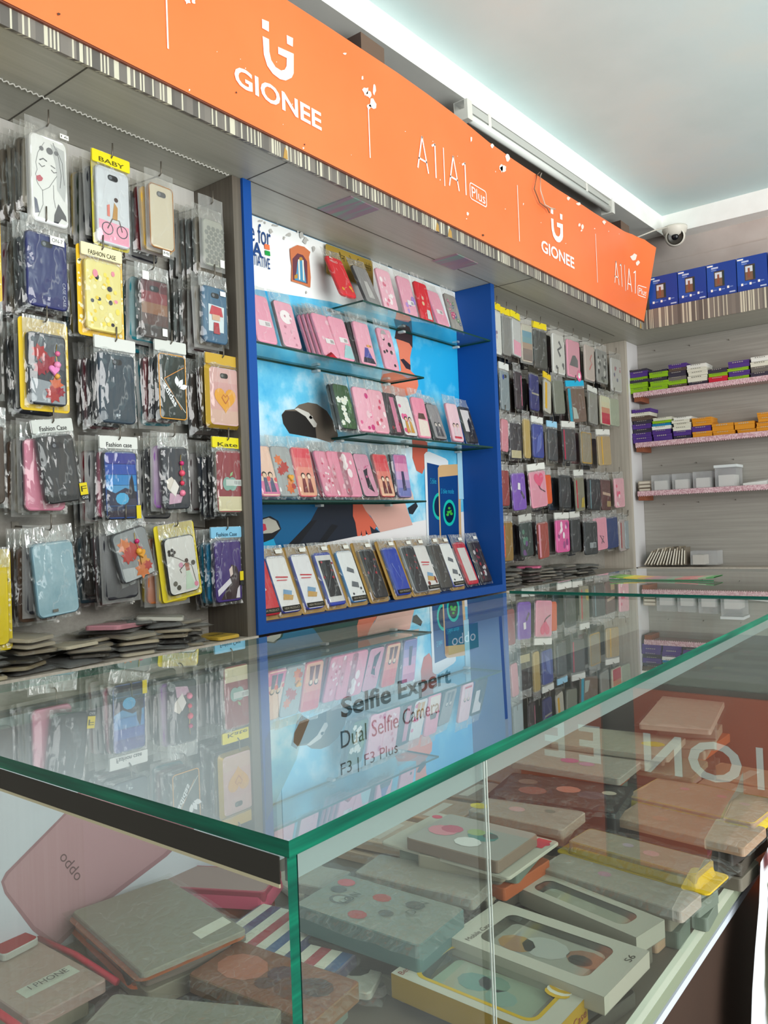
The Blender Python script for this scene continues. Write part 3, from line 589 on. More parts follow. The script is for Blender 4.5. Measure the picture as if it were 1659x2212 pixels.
# ---------------------------------------------------------------- second counter along the right wall
c2 = thingc('glass_counter', 'second glass counter along the right wall below the shelves', 'counter', (3.4, .6, ZFL))
g = G(); glass_sheet(g, 2.775, 4.10, -.72, 1.545, ZC - .008, ZC + .006, GLASS, CLEAR, M('#0a5a4c', .15)); inparc(g, 'glass_top', c2)
g = G(); g.box(2.79, 2.80, -.70, 1.53, .64, ZC - .009, PANE); inparc(g, 'front_pane', c2)
g = G(); g.box(2.79, 4.10, -.70, 1.53, ZFL, .64, M('#4a423b', .5)); inparc(g, 'base_cabinet', c2)
g = G(); g.box(4.09, 4.10, -.70, 1.53, .64, ZC - .009, LAMCREAM); inparc(g, 'back_panel', c2)
for y0_, y1_ in ((-.02, .512), (-.64, -.144)):
    g = G(); g.box(2.7745, 2.79, y0_, y1_, .0, .62, M('#a04322', .45)); inparc(g, 'orange_panel', c2)
for ch, ya, yb in (('I', .379, .400), ('O', .334, .162), ('N', .141, .010), ('E', -.150, -.235), ('E', -.29, -.375)):
    hi, lo_ = max(ya, yb), min(ya, yb); vs_, fs_, _ = text_data(ch, .02); g = G()
    g.add([(2.7738, hi - (hi - lo_) * a_, .333 + .135 * b_) for a_, b_ in vs_], fs_, M('#cfd0c8', .45)); inparc(g, 'brand_letter', c2)
# ---------------------------------------------------------------- packed phone cases
ORD = ['first', 'second', 'third', 'fourth', 'fifth', 'sixth', 'seventh', 'eighth']
def hexn(h): return h
def bag_mesh(w, h, t, film, seed, head=.034, stand=False):
    k = ('bag', round(w, 3), round(h, 3), film, seed % 4, head)
    if k in MC: return MC[k]
    r = random.Random(seed % 4 + 1); g = G(); nx, nz = 7, 10; z0, z1 = -.008, h + head; hw = w / 2 + .007
    def grid(front):
        vs = []
        for j in range(nz + 1):
            for i in range(nx + 1):
                u = i / nx; v = j / nz; z = z0 + (z1 - z0) * v; x = -hw + 2 * hw * u
                edge = min(u, 1 - u, v, 1 - v)
                on = 1 if (edge > .01) else 0
                y = (-(t + .0022) if z < h + .004 else -.002) if front else .002
                y = y * on - (.004 if front else .004) * 0
                if on: y += r.uniform(-.0022, .0006) if front else r.uniform(0, .0015)
                if z > h + .006: y += -.006 * math.sin(u * 5 + seed) * (z - h) / head * (1 if on else .9) * .5 - r.uniform(0, .0015) * front
                if edge < .01: y = -t * .35 + (-.004 * math.sin(u * 5 + seed) * .5 if z > h + .006 else 0); x += r.uniform(-.0012, .0012) if False else 0
                vs.append((x, y, z))
        return vs
    fs = [(j * (nx + 1) + i, j * (nx + 1) + i + 1, (j + 1) * (nx + 1) + i + 1, (j + 1) * (nx + 1) + i) for j in range(nz) for i in range(nx)]
    hd_ = [f for f in fs if f[0] // (nx + 1) >= nz - 2]; lo_ = [f for f in fs if f[0] // (nx + 1) < nz - 2]; hm = FILM['head'] if head > .02 and film != 'frost' else FILM[film]
    for fr in (True, False):
        vs = grid(fr); g.add(vs, lo_ if fr else [f[::-1] for f in lo_], FILM[film], True); g.add(vs, hd_ if fr else [f[::-1] for f in hd_], hm, True)
    MC[k] = g.mesh('bag'); return MC[k]
MC = {}
def case_mesh(key, w, h, t, body, fn=None, front=None, cam=True, rough=.4, r=.012, coat=.2):
    k = ('case', key, round(w, 3), round(h, 3))
    if k in MC: return MC[k]
    g = G(); bm = body if not isinstance(body, str) else M(body, rough, 0, coat); fm = front if front is None or not isinstance(front, str) else M(front, rough, 0, coat)
    g.slab(rrect(w, h, r), 0, -t, .0022, bm, None, fm)
    if fn: fn(g, w, h, -t)
    if cam == 'side': g.flat(rrect(.02, .034, .006, h - .05, 3, -w * .26), -t - .0012, M('#1d1c1e', .3))
    elif cam:
        g.flat(rrect(.026, .013, .006, h - .029, 3), -t - .0012, M('#2b2a2c', .3)); g.flat(circ(-.006, h - .0225, .0042, 10), -t - .0015, M('#6d6f74', .2))
    MC[k] = g.mesh('phone_case'); return MC[k]
def sticker_part(p, x, z, y, w, h, body=None, col='#e9e7df', ink='#3a3a3a', name='size_sticker'):
    g = G(); g.box(x - w / 2, x + w / 2, y - .0004, y, z - h / 2, z + h / 2, M(col, .5))
    if body: textx(g, body, M(ink, .5), x - w * .38, x + w * .38, z - h * .22, z + h * .24, y - .0007)
    return g.build(name, p)
def header_part(p, w, h, t, col, body=None, ink='#2c2c2c', dz=.0, hh=.028, bold=.01):
    g = G(); g.slab(rrect(w + .012, hh, .003, h + .005 + dz), -.001, -t * .5 - .002, .0006, M(col, .45, 0, .2))
    if body: textx(g, body, M(ink, .5), -w * .38, w * .38, h + .009 + dz, h + .009 + hh * .36 + dz, -t * .5 - .0028, bold)
    return g.build('header_card', p)
def backing_part(p, w, h, col, spots=None, y=.0035, ext=.010):
    g = G(); g.slab(rrect(w + 2 * ext, h + 2 * ext + .018, .008, -ext), y + .0015, y, .0004, M(col, .45, 0, .15))
    if spots:
        r = random.Random(5)
        for k in range(26):
            a = r.choice([-1, 1]); x = a * (w / 2 + r.uniform(.001, ext * .7)); z = r.uniform(0, h); g.flat(circ(x, z, r.uniform(.002, .005), 7), y - .0004, M(spots, .5))
    return g.build('backing_card', p)
def pack(label, loc, mesh, w, h, t=.009, film='clear', seed=0, rot=(0, 0, 0), hang=True, group=None, name='phone_case_packet', head=.034, cat='phone case', dup=False):
    o = bpy.data.objects.new(name, None); COL.objects.link(o); o.location = loc; o.rotation_euler = rot; o.empty_display_size = .01
    if not dup or label not in LABELS: tag(o, label, cat, group)
    else: o['label'] = label; o['category'] = cat; o['group'] = group
    dz = -(h + head * .68) if hang else 0
    b = link('phone_case', mesh, o, (0, 0, dz)); f = link('clear_bag' if film != 'gold' else 'foil_bag', bag_mesh(w, h, t, film, seed, head), o, (0, 0, dz))
    o['dz'] = dz; return o
def shiftz(o, root): o.location.z += root['dz']; return o
# ---- print designs (x in -w/2..w/2, z in 0..h)
def fl(*cols):   # scattered blossoms
    def f(g, w, h, y):
        r = random.Random(len(cols) * 31 + sum(ord(c) for c in ''.join(cols)))
        for k in range(11):
            x, z, s = r.uniform(-.34, .34) * w, r.uniform(.1, .8) * h, r.uniform(.05, .1) * w; c = cols[k % len(cols)]
            for q in range(5):
                a = 2 * PI * q / 5 + k; g.flat(circ(x + s * math.cos(a), z + s * math.sin(a), s * .72, 8), y - .0004 - k * .00006, M(c, .4))
            g.flat(circ(x, z, s * .45, 7), y - .0004 - k * .00006 - .00004, M('#f3e7c8', .4))
    return f
def spots(n, rr, *cols):
    def f(g, w, h, y):
        r = random.Random(n * 7 + len(cols))
        for k in range(n): g.flat(circ(r.uniform(-.38, .38) * w, r.uniform(.06, .86) * h, r.uniform(.5, 1) * rr * w, 8, r.uniform(.8, 1.4)), y - .0004 - k * .00003, M(cols[k % len(cols)], .4))
    return f
def grad(*cols):
    def f(g, w, h, y):
        n = len(cols)
        for k, c in enumerate(cols):
            a = .03 + .94 * k / n; b = .03 + .94 * (k + 1) / n; g.flat([(-w * .44, a * h), (w * .44, a * h), (w * .44, b * h), (-w * .44, b * h)], y - .0004, M(c, .35))
    return f
def figure(skin, cloth, hair, ground=None):
    def f(g, w, h, y):
        if ground: g.flat([(-w * .44, .04 * h), (w * .44, .04 * h), (w * .44, .25 * h), (-w * .44, .3 * h)], y - .0003, M(ground, .4))
        for sx in (-.14, .16):
            g.flat([((sx - .13) * w, .08 * h), ((sx + .13) * w, .08 * h), ((sx + .07) * w, .36 * h), ((sx - .07) * w, .36 * h)], y - .0005, M(cloth, .4))
            g.flat(circ(sx * w, .42 * h, .115 * w, 12), y - .0006, M(hair, .4)); g.flat(circ(sx * w, .405 * h, .085 * w, 12), y - .0008, M(skin, .4))
    return f
def both(*fs):
    def f(g, w, h, y):
        for i, q in enumerate(fs): q(g, w, h, y - i * .0006)
    return f
def label_bar(cx, cz, ww=.5, hh=.12, col='#e6dfe0'):
    def f(g, w, h, y):
        x0 = cx * w; z0 = cz * h; g.flat([(x0 - ww * w / 2, z0), (x0 + ww * w / 2, z0), (x0 + ww * w / 2, z0 + hh * h), (x0 - ww * w / 2, z0 + hh * h)], y - .0006, M(col, .5))
        for k in range(7):
            a = x0 + (.04 + k * .055) * w * ww; g.flat([(a, z0 + .02 * h), (a + .012 * w, z0 + .02 * h), (a + .012 * w, z0 + hh * h * .8), (a, z0 + hh * h * .8)], y - .0008, M('#4a4448', .5))
    return f
def heart_at(x, z, r, c):
    return lambda g, w, h, y: g.flat(heart(x * w, z * h, r * w), y - .0007, M(c, .4))
def poly_at(c, pts): return lambda g, w, h, y: g.flat([(x * w, z * h) for x, z in pts], y - .0006, M(c, .4))
def line_at(c, pts, t=.02):
    def f(g, w, h, y):
        for q in band([(x * w, z * h) for x, z in pts], t * w): g.flat(list(q), y - .0009, M(c, .4))
    return f
def words(body, x0, x1, z0, z1, c, bold=0): return lambda g, w, h, y: textx(g, body, M(c, .5), x0 * w, x1 * w, z0 * h, z1 * h, y - .001, bold)
def words_up(body, x, z0, z1, sz, c):   # reads downwards along the right edge
    return lambda g, w, h, y: text(g, body, M(c, .5), (x * w, y - .001, z1 * h), (0, 0, (z0 - z1) * h), (sz * w, 0, 0))
def ring(c, ins, t_):
    def f(g, w, h, y):
        o = rrect(w * ins, h * (1 - (1 - ins) * w / h), .009, h * (1 - ins) * w / h / 2); i_ = rrect(w * (ins - t_), h * (1 - (1 - ins + t_) * w / h), .007, h * (1 - ins + t_) * w / h / 2)
        for k in range(len(o)): g.flat([o[k], o[(k + 1) % len(o)], i_[(k + 1) % len(o)], i_[k]], y - .0008, M(c, .3, .3))
    return f
def woman_face(g, w, h, y):
    ink = M('#2f2f33', .5)
    def L(pts, t=.010):
        for q in band([(a * w, b * h) for a, b in pts], t * w): g.flat(list(q), y - .0008, ink)
    g.flat([(.05 * w, .93 * h), (.42 * w, .9 * h), (.46 * w, .5 * h), (.4 * w, .3 * h), (.2 * w, .42 * h), (.18 * w, .7 * h)], y - .0004, M('#c3c6c8', .5))
    L([(-.12, .92), (-.3, .78), (-.36, .66), (-.33, .58), (-.38, .52), (-.33, .49), (-.36, .46), (-.32, .42), (-.2, .36), (-.02, .42), (.2, .58)]); L([(-.2, .37), (-.2, .2), (-.34, .05)]); L([(.1, .46), (.1, .3), (.14, .2)]); L([(.12, .95), (.26, .8), (.32, .6), (.28, .45)], .014); L([(.2, .9), (.36, .75), (.4, .5)], .012)
    L([(-.26, .7), (-.16, .73), (-.06, .71)], .03); L([(-.28, .66), (-.2, .63), (-.12, .655)], .02); L([(.04, .68), (.16, .66)], .02); L([(.05, .63), (.12, .605), (.2, .62)], .02)
    g.flat([(-.36 * w, .505 * h), (-.26 * w, .53 * h), (-.18 * w, .5 * h), (-.22 * w, .465 * h), (-.3 * w, .45 * h), (-.36 * w, .47 * h)], y - .0009, M('#c22f4a', .4))
    for cx, rr in ((-.2, .06), (.02, .09), (.2, .06)): g.flat(circ(cx * w, .84 * h, rr * w, 10), y - .0009, M('#54555a', .5))
    g.flat([(.08 * w, .03 * h), (.1 * w, .12 * h), (.22 * w, .26 * h), (.42 * w, .14 * h), (.44 * w, .08 * h), (.3 * w, .1 * h), (.2 * w, .03 * h)], y - .0007, M('#2a2a30', .5)); g.flat([(-.42 * w, .08 * h), (-.3 * w, .1 * h), (-.36 * w, .24 * h), (-.43 * w, .26 * h)], y - .0007, M('#3a4262', .5))
def trefoil(g, w, h, y):
    wh = M('#eef0f2', .4); cx, cz = .2 * w, .5 * h; a0 = math.radians(-32)
    def T(p): return (cx + p[0] * math.cos(a0) - p[1] * math.sin(a0), cz + p[0] * math.sin(a0) + p[1] * math.cos(a0))
    for dx, a in ((0, 0), (-.1, 38), (.1, -38)):
        b = math.radians(a); lf = [(0, -.02), (.075, .1), (.07, .19), (0, .3), (-.07, .19), (-.075, .1)]
        g.flat([T((w * (dx * .6 + x * math.cos(b) - z * math.sin(b)), w * (.02 + x * math.sin(b) + z * math.cos(b)))) for x, z in lf], y - .0008 - abs(dx) * .001, wh)
    for k in range(3): g.flat([T((-.22 * w, (-.03 - .055 * k) * w)), T((.22 * w, (-.03 - .055 * k) * w)), T((.2 * w, (-.06 - .055 * k) * w)), T((-.2 * w, (-.06 - .055 * k) * w))], y - .0012, M('#26302b', .4))
    line_at('#d5d9d2', [(-.42, .62), (-.38, .6), (.44, .12)], .02)(g, w, h, y); line_at('#d9913a', [(-.28, .62), (.42, .82)], .02)(g, w, h, y); line_at('#d9913a', [(-.3, .6), (.3, .16)], .02)(g, w, h, y); line_at('#d9913a', [(-.3, .6), (-.28, .63)], .03)(g, w, h, y)
    u = Vector((.42 * w, 0, -.33 * h)) * .95; v = Vector((.11 * w, 0, .07 * h)); text(g, 'adidas', wh, (-.36 * w, y - .0013, .50 * h), u, v, .02)
def apple(g, w, h, y):
    gm = M('#7fa59a', .4); g.flat(circ(-.1 * w, .46 * h, .17 * w, 14, 1.2), y - .0008, gm); g.flat(circ(.1 * w, .46 * h, .17 * w, 14, 1.2), y - .0009, gm); g.flat(circ(.27 * w, .5 * h, .08 * w, 10), y - .0011, M('#94464a', .4)); g.flat([(0, .575 * h), (.1 * w, .6 * h), (.13 * w, .66 * h), (.03 * w, .63 * h)], y - .001, M('#8fb37f', .4))
def dress(g, w, h, y):
    g.flat([(.02 * w, .06 * h), (.36 * w, .06 * h), (.2 * w, .4 * h), (.1 * w, .4 * h)], y - .0006, M('#c3d6c0', .4)); g.flat([(.1 * w, .38 * h), (.22 * w, .38 * h), (.22 * w, .52 * h), (.08 * w, .52 * h)], y - .0007, M('#a96f5f', .4)); g.flat(circ(.15 * w, .56 * h, .06 * w), y - .0008, M('#4c3a35', .4))
    line_at('#5a4a44', [(.08, .5), (-.1, .42), (-.06, .36)], .025)(g, w, h, y); line_at('#6a665f', [(-.35, .7), (-.1, .62), (.3, .46), (.4, .1)], .018)(g, w, h, y)
    for a in range(5): g.flat(circ((-.3 + .09 * math.cos(a * 1.26)) * w, (.74 + .045 * math.sin(a * 1.26)) * h, .05 * w, 8), y - .001, M('#3a3530', .4))
    for x, z, c in ((.38, .12, '#e08aa0'), (-.2, .12, '#4d4a40'), (-.3, .2, '#6a675c'), (.36, .5, '#5a564e'), (-.05, .5, '#d69ab0')): g.flat(circ(x * w, z * h, .07 * w, 9), y - .001, M(c, .4))
def hairwoman(g, w, h, y):
    g.flat([(-.3 * w, .04 * h), (.4 * w, .04 * h), (.42 * w, .4 * h), (.3 * w, .56 * h), (.1 * w, .6 * h), (.05 * w, .4 * h), (-.1 * w, .2 * h)], y - .0006, M('#3a2a2e', .4)); g.flat([(.02 * w, .52 * h), (.14 * w, .58 * h), (.16 * w, .44 * h), (.06 * w, .4 * h)], y - .0008, M('#e3cfc6', .4)); g.flat([(-.42 * w, .2 * h), (.05 * w, .38 * h), (.1 * w, .3 * h), (-.4 * w, .1 * h)], y - .0009, M('#e2dce4', .4)); g.flat([(.25 * w, .05 * h), (.4 * w, .05 * h), (.4 * w, .25 * h), (.32 * w, .2 * h)], y - .0009, M('#dcd5de', .4))
def scenery(g, w, h, y):
    for k, c in enumerate(('#2b3550', '#3d5f8f', '#4f93c2', '#2f7fc0', '#2c4fa4', '#3a3d8c')): g.flat([(-.45 * w, (.03 + .155 * k) * h), (.45 * w, (.03 + .155 * k) * h), (.45 * w, (.19 + .155 * k) * h), (-.45 * w, (.19 + .155 * k) * h)], y - .0004, M(c, .35))
    g.flat([(-.45 * w, .2 * h), (.45 * w, .2 * h), (.45 * w, .4 * h), (.1 * w, .46 * h), (-.2 * w, .38 * h), (-.45 * w, .44 * h)], y - .0007, M('#31344a', .4)); g.flat([(.2 * w, .3 * h), (.4 * w, .3 * h), (.36 * w, .55 * h), (.32 * w, .66 * h), (.24 * w, .56 * h)], y - .0008, M('#20222e', .4)); g.flat(circ(0, .3 * h, .2 * w, 10, .8), y - .0009, M('#4aa7d6', .4)); g.flat([(-.45 * w, .03 * h), (.45 * w, .03 * h), (.45 * w, .15 * h), (-.45 * w, .12 * h)], y - .0009, M('#3a3440', .4))
def bicycle(g, w, h, y):
    g.flat([(-.45 * w, .03 * h), (.45 * w, .03 * h), (.45 * w, .28 * h), (-.45 * w, .3 * h)], y - .0004, M('#e79fb4', .35))
    for cx in (-.2, .24):
        o = circ(cx * w, .2 * h, .17 * w, 16); i_ = circ(cx * w, .2 * h, .145 * w, 16)
        for k in range(16): g.flat([o[k], o[(k + 1) % 16], i_[(k + 1) % 16], i_[k]], y - .0008, M('#43434a', .4))
    line_at('#5a4a48', [(-.2, .2), (-.05, .34), (.16, .34), (.24, .2)], .03)(g, w, h, y); g.flat([(-.05 * w, .34 * h), (.1 * w, .34 * h), (.12 * w, .5 * h), (.02 * w, .56 * h)], y - .001, M('#b98a4d', .4)); g.flat(circ(.08 * w, .6 * h, .06 * w), y - .001, M('#4a3430', .4)); g.flat([(-.2 * w, .36 * h), (-.12 * w, .36 * h), (-.12 * w, .52 * h), (-.2 * w, .5 * h)], y - .0011, M('#d77a6c', .4))
def honey(g, w, h, y):
    for r_ in range(8):
        for c_ in range(4): g.flat(circ((-.33 + .22 * c_ + (.11 if r_ % 2 else 0)) * w, (.1 + .1 * r_) * h, .1 * w, 6), y - .0006, M('#6b6d66', .4))
def charm(p, h, t, cols, x=.014, z=.11):
    # little chain with beads and a heart hanging in front of the case
    g = G(); y = -t - .003; g.tube([(x, y, z), (x - .002, y, z - .02), (x, y, z - .045), (x - .003, y, z - .075)], .0008, M('#c9a34a', .3, .8), 5)
    for k, c in enumerate(cols):
        zz = z - .02 - .024 * k; rr = .006 + .002 * (k % 2)
        g.lathe([(0, -rr), (rr * .7, -rr * .7), (rr, 0), (rr * .7, rr * .7), (0, rr)], M(c, .25, 0, .4), 8, Matrix.Translation((x - .001 * k, y - .002, zz)))
    return g.build('bead_charm', p)
def maple(cols):
    def f(g, w, h, y):
        for k, (x, z, s, c) in enumerate(((-.22, .72, .22, cols[0]), (.02, .58, .26, cols[1]), (-.2, .5, .2, cols[1]), (.2, .3, .2, cols[2]), (.12, .16, .24, cols[0]), (.3, .2, .14, cols[1]))):
            pts = []
            for q in range(14):
                a = 2 * PI * q / 14; r = s * w * (1 if q % 2 == 0 else .62); pts.append((max(-.44 * w, min(.44 * w, x * w + r * math.cos(a))), z * h + r * math.sin(a)))
            g.flat(pts, y - .0006 - k * .0001, M(c, .35))
    return f
def heart_charm(o, t):
    g = G(); g.slab([(x, z) for x, z in heart(.012, .075, .012)], -t - .002, -t - .008, .002, M('#d880b4', .3, 0, .4)); return g.build('heart_charm', o)
def gold_frame(o, w, h, t):
    g = G(); a = rrect(w + .016, h + .014, .012, -.007); b = rrect(w - .002, h - .002, .010, .001); gm = M('#c9a23c', .28, .6)
    for k in range(len(a)):
        j = (k + 1) % len(a); g.add([(a[k][0], -.002, a[k][1]), (a[j][0], -.002, a[j][1]), (b[j][0], -t - .002, b[j][1]), (b[k][0], -t - .002, b[k][1])], ((0, 1, 2, 3),), gm)
    return g.build('gold_foil_frame', o)
def orange_heart(o, t):
    g = G(); g.slab(heart(.016, .055, .011), -t - .002, -t - .008, .002, M('#d99a3c', .3, 0, .4)); return g.build('heart_charm', o)
# ---- left rack: front packets as seen, pixel boxes of the case itself (left, right, top, bottom)
LG = 'packed phone cases hung on the left rack'
def px_case(L, R, T, B, y):
    cx = (L + R) / 2; cy = (T + B) / 2; a = at(L, cy, 1, y); b = at(R, cy, 1, y); c = at(cx, T, 1, y); d = at(cx, B, 1, y)
    return (a.x + b.x) / 2, (c.z + d.z) / 2, b.x - a.x, c.z - d.z
HOOKS = []
SMOKE = ('#3d3a38', 'smoke grey'), ('#24242a', 'black'), ('#6b6358', 'grey brown'), ('#8d867a', 'pale grey'), ('#4b4440', 'dark grey'), ('#3a2b2b', 'dark brown'), ('#27303f', 'navy'), ('#5b2730', 'dark red'), ('#1e5f6b', 'teal')
def hang(label, short, box, tilt, mesh_args, film='clear', backs=(), side='left', yfront=1.578, group=LG, head=.034, yaw=0, seed=0, extra=None, hook=True, step=.021):
    y = yfront; cx, cz, w, h = px_case(*box, y); w = max(w, .058); t = .009
    key, body, fn, front, cam = mesh_args
    me = case_mesh(key, w, h, t, body, fn, front, cam)
    th = math.radians(tilt); dz = -(h + head * .68) + h / 2     # case centre under the hook, rotated with the packet
    ox = cx - dz * math.sin(th); oz = cz - dz * math.cos(th)
    o = pack(label, (ox, y, oz), me, w, h, t, film, seed, (0, th, math.radians(yaw)), True, group, head=head)
    if extra: extra(o, w, h, t)
    r = random.Random(hash_(label))
    for i, (c, cn) in enumerate(backs):
        yy = y + step * (i + 1); ww = .086 if w < .075 else min(w, .092); hh = min(max(h, .145), .168) * r.uniform(.95, 1.02)
        mb = case_mesh('plain' + c, .086, round(.15 + .006 * (i % 3), 3), t, c); hh = round(.15 + .006 * (i % 3), 3)
        pack('%s packet %s behind the %s' % (cn, ORD[i], short), (ox + (r.uniform(-.010, .004) if side == 'left' else r.uniform(-.045, -.012)), yy, oz + r.uniform(-.012, .006)), mb, .086, hh, t, r.choice(['clear', 'crinkle', 'frost', 'crinkle']), seed + i + 1, (0, math.radians(r.uniform(-2.5, 2.5)), math.radians(r.uniform(-3, 3))), True, group)
    if hook: HOOKS.append((ox, oz, y, short, side))
    return o
def hash_(s): return sum((i + 1) * ord(c) for i, c in enumerate(s)) % 100003
def sm(*idx): return [SMOKE[i] for i in idx]
def ex(*fs):
    def f(o, w, h, t):
        for q in fs: shiftz(q(o, w, h, t), o)
    return f
def hd(col, body=None, ink='#2c2c2c'): return lambda o, w, h, t: header_part(o, w, h, t, col, body, ink)
def bk(col, sp=None, ext=.010): return lambda o, w, h, t: backing_part(o, w, h, col, sp, .0035, ext)
def stk(x, z, ww, hh, body=None, col='#e9e7df', ink='#3a3a3a', name='size_sticker'): return lambda o, w, h, t: sticker_part(o, x * w, z * h, -t - .0035, ww, hh, body, col, ink, name)
def chm(*cols, x=.014, z=.11): return lambda o, w, h, t: charm(o, h, t, cols, x, z)
hang('white case printed with a woman\'s face and red lips, top left hook', 'woman-face case', (62, 141, 300, 486), 0, ('face', '#d9d9d8', woman_face, '#eef0f0', False), 'frost', sm(3, 2, 2, 3, 2), extra=ex(stk(.42, 1.06, .02, .010, '16')))
hang('clear pink-bottomed bicycle case in yellow-trimmed bag, second on the top row', 'bicycle case', (204, 275, 368, 532), 0, ('bike', '#b9bcc0', bicycle, '#c9ccd0', True), 'crinkle', [('#1f2026', 'black'), ('#24242a', 'black'), ('#2f3a2c', 'dark green'), ('#c9a81f', 'yellow')], extra=ex(hd('#e6d21c', 'BABY', '#5a5410'), lambda o, w, h, t: backing_part(o, w, h, '#d8c726', None, .0025, .004)))
hang('gold-rimmed cream case on the third hook of the top row', 'gold-rimmed cream case', (318, 370, 404, 540), 0, ('goldrim', M('#9d6a3e', .3, .5), ring('#b07a48', .99, .06), '#cfc4aa', 'no'), 'frost', [('#d8a838', 'orange'), ('#7a2732', 'dark red'), ('#24242a', 'black'), ('#b98a4d', 'tan')], extra=ex(stk(.1, -.06, .02, .014, 'MI')))
hang('grey case with honeycomb pattern in frosted zip bag by the niche', 'honeycomb case', (434, 478, 478, 578), 0, ('honey', '#83857c', honey, '#9a9b90', False), 'frost', sm(2, 0, 4, 2, 0), head=.06, extra=ex(stk(.36, .1, .014, .02)))
hang('shiny navy case with vertical white lettering under the woman-face case', 'navy case', (52, 141, 508, 667), 0, ('navy', M('#23264f', .18, 0, .6), words_up('CASE CASE', .36, .06, .38, .07, '#b9bccb'), '#2c2f63', True), 'crinkle', sm(1, 5, 2, 7, 6), extra=ex(stk(.24, .93, .032, .018, 'ON-7')))
hang('yellow-carded case with black and pink spots in second row', 'yellow spotted case', (180, 258, 566, 718), 0, ('yspot', '#c9b25a', both(spots(34, .07, '#e8d35a', '#f0e6b0', '#e3c23c'), spots(9, .075, '#2b2638', '#2b2638', '#e08a9a')), '#dccf86', False), 'clear', [('#c9a81f', 'yellow'), ('#6b6358', 'grey brown'), ('#8a7a3a', 'olive'), ('#27606b', 'teal')], extra=ex(bk('#e2b528', '#f3e9bd', .012), lambda o, w, h, t: header_part(o, w, h, t, '#e8dcae', 'FASHION CASE', '#3c3a2c')))
hang('smoky dark case with red glow in second row, third column', 'smoky red case', (297, 360, 606, 732), 0, ('smokered', '#4a4543', both(grad('#4b4644', '#5a4440', '#86604a', '#7d3c40', '#5b3438')), '#5a5350', True), 'crinkle', [('#1e6f7b', 'teal'), ('#24242a', 'black'), ('#187a8a', 'teal'), ('#4b4440', 'dark grey')], extra=ex(stk(.3, .12, .014, .018), stk(-.3, 1.03, .018, .02)))
hang('dusty blue case with a red round print in the second row', 'dusty blue case', (434, 486, 622, 742), 0, ('dblue', '#3c5a75', both(poly_at('#c9d3d6', [(-.3, .2), (.32, .2), (.36, .66), (-.28, .68)]), spots(1, .01, '#b53a44'), poly_at('#b8434c', [(-.26, .5), (.3, .48), (.24, .64), (-.16, .66)]), poly_at('#c9a58c', [(-.16, .4), (.16, .4), (.16, .5), (-.16, .5)]), poly_at('#a23c44', [(-.12, .16), (.14, .16), (.1, .36), (-.1, .36)])), '#47667f', True), 'clear', sm(2, 5, 4, 0, 5), extra=ex(stk(.3, .9, .018, .012)))
hang('black marble case with red flowers and pink heart charm on yellow card', 'red flower charm case', (56, 139, 722, 876), 0, ('redfl', '#23252b', both(poly_at('#8f959b', [(-.44, .03), (.44, .03), (.44, .3), (-.44, .36)]), poly_at('#55595f', [(-.44, .62), (.44, .5), (.44, .95), (-.44, .95)]), maple(('#a3302f', '#8e2431', '#c8603a'))), '#3b3e44', False), 'crinkle', [('#24242a', 'black'), ('#26262c', 'black'), ('#3d3a38', 'smoke grey'), ('#27303f', 'navy')], extra=ex(bk('#d8b422', None, .012), chm('#d4688f', '#e08ab0', '#d9a04a', x=.02, z=.13), lambda o, w, h, t: heart_charm(o, t)))
hang('plain matte slate blue case in the middle of the left rack', 'slate blue case', (209, 287, 763, 915), 0, ('slate', M('#2c3742', .35), words('p', -.06, .06, .09, .13, '#b9c3c9', .03), '#39454f', True), 'crinkle', [('#24242a', 'black'), ('#1f2026', 'black'), ('#5b2730', 'dark red'), ('#3a2b2b', 'dark brown')], extra=ex(hd('#cfcfca')))
hang('black case with orange rim and white three-leaf emblem', 'orange-rimmed emblem case', (338, 397, 767, 907), 0, ('tref', '#1d2421', both(ring('#d9962f', .985, .055), trefoil), '#26302b', False), 'crinkle', [('#1f2026', 'black'), ('#6b3a3e', 'dark pink'), ('#187a8a', 'teal'), ('#1e5f6b', 'teal')], extra=ex(hd('#c9cac4')))
hang('pink translucent case with gold heart in shiny gold bag', 'gold heart case', (447, 511, 795, 921), 0, ('goldheart', M('#c29b3a', .3, .5), both(grad('#c9a9a6', '#c9a0a4', '#c49aa2', '#c8a3aa'), heart_at(.02, .46, .36, '#d69a3c'), line_at('#b5663f', [(.02, .38), (.14, .48), (.08, .53), (.02, .49), (-.04, .53), (-.1, .48), (.02, .38)], .025)), '#c7a2a4', 'no'), 'gold', [('#8d7440', 'olive gold'), ('#6b3a3e', 'dark pink'), ('#4b4440', 'dark grey'), ('#1e5f6b', 'teal')], extra=ex(hd('#bb9738'), lambda o, w, h, t: gold_frame(o, w, h, t)))
hang('plain charcoal case in tilted clear bag with small yellow sticker', 'charcoal case', (86, 163, 940, 1086), -8, ('char', M('#2b2b2c', .35), None, '#3a3a3a', True), 'crinkle', [('#c97d92', 'pink'), ('#24242a', 'black'), ('#8d867a', 'pale grey'), ('#5a4436', 'brown'), ('#24242a', 'black')], extra=ex(hd('#c6c7c1', 'Fashion Case'), stk(.55, .16, .018, .026, 'F', '#d9c21e', '#4a4410', 'yellow_sticker'), stk(.56, .03, .018, .012, 'CASE', '#2c2c2c', '#cfcfcf', 'black_sticker')))
hang('blue twilight scenery case with dark silhouettes in the fourth row', 'blue scenery case', (221, 293, 975, 1122), -1, ('scene', '#20242f', scenery, '#2f4c86', False), 'crinkle', [('#a3566a', 'dusty pink'), ('#24242a', 'black'), ('#7a2732', 'dark red'), ('#24242a', 'black'), ('#1f2026', 'black')], extra=ex(hd('#d2d2cc', 'Fashion case'), stk(.46, .1, .012, .03, None, '#d9c21e', '#4a4410', 'yellow_sticker')))
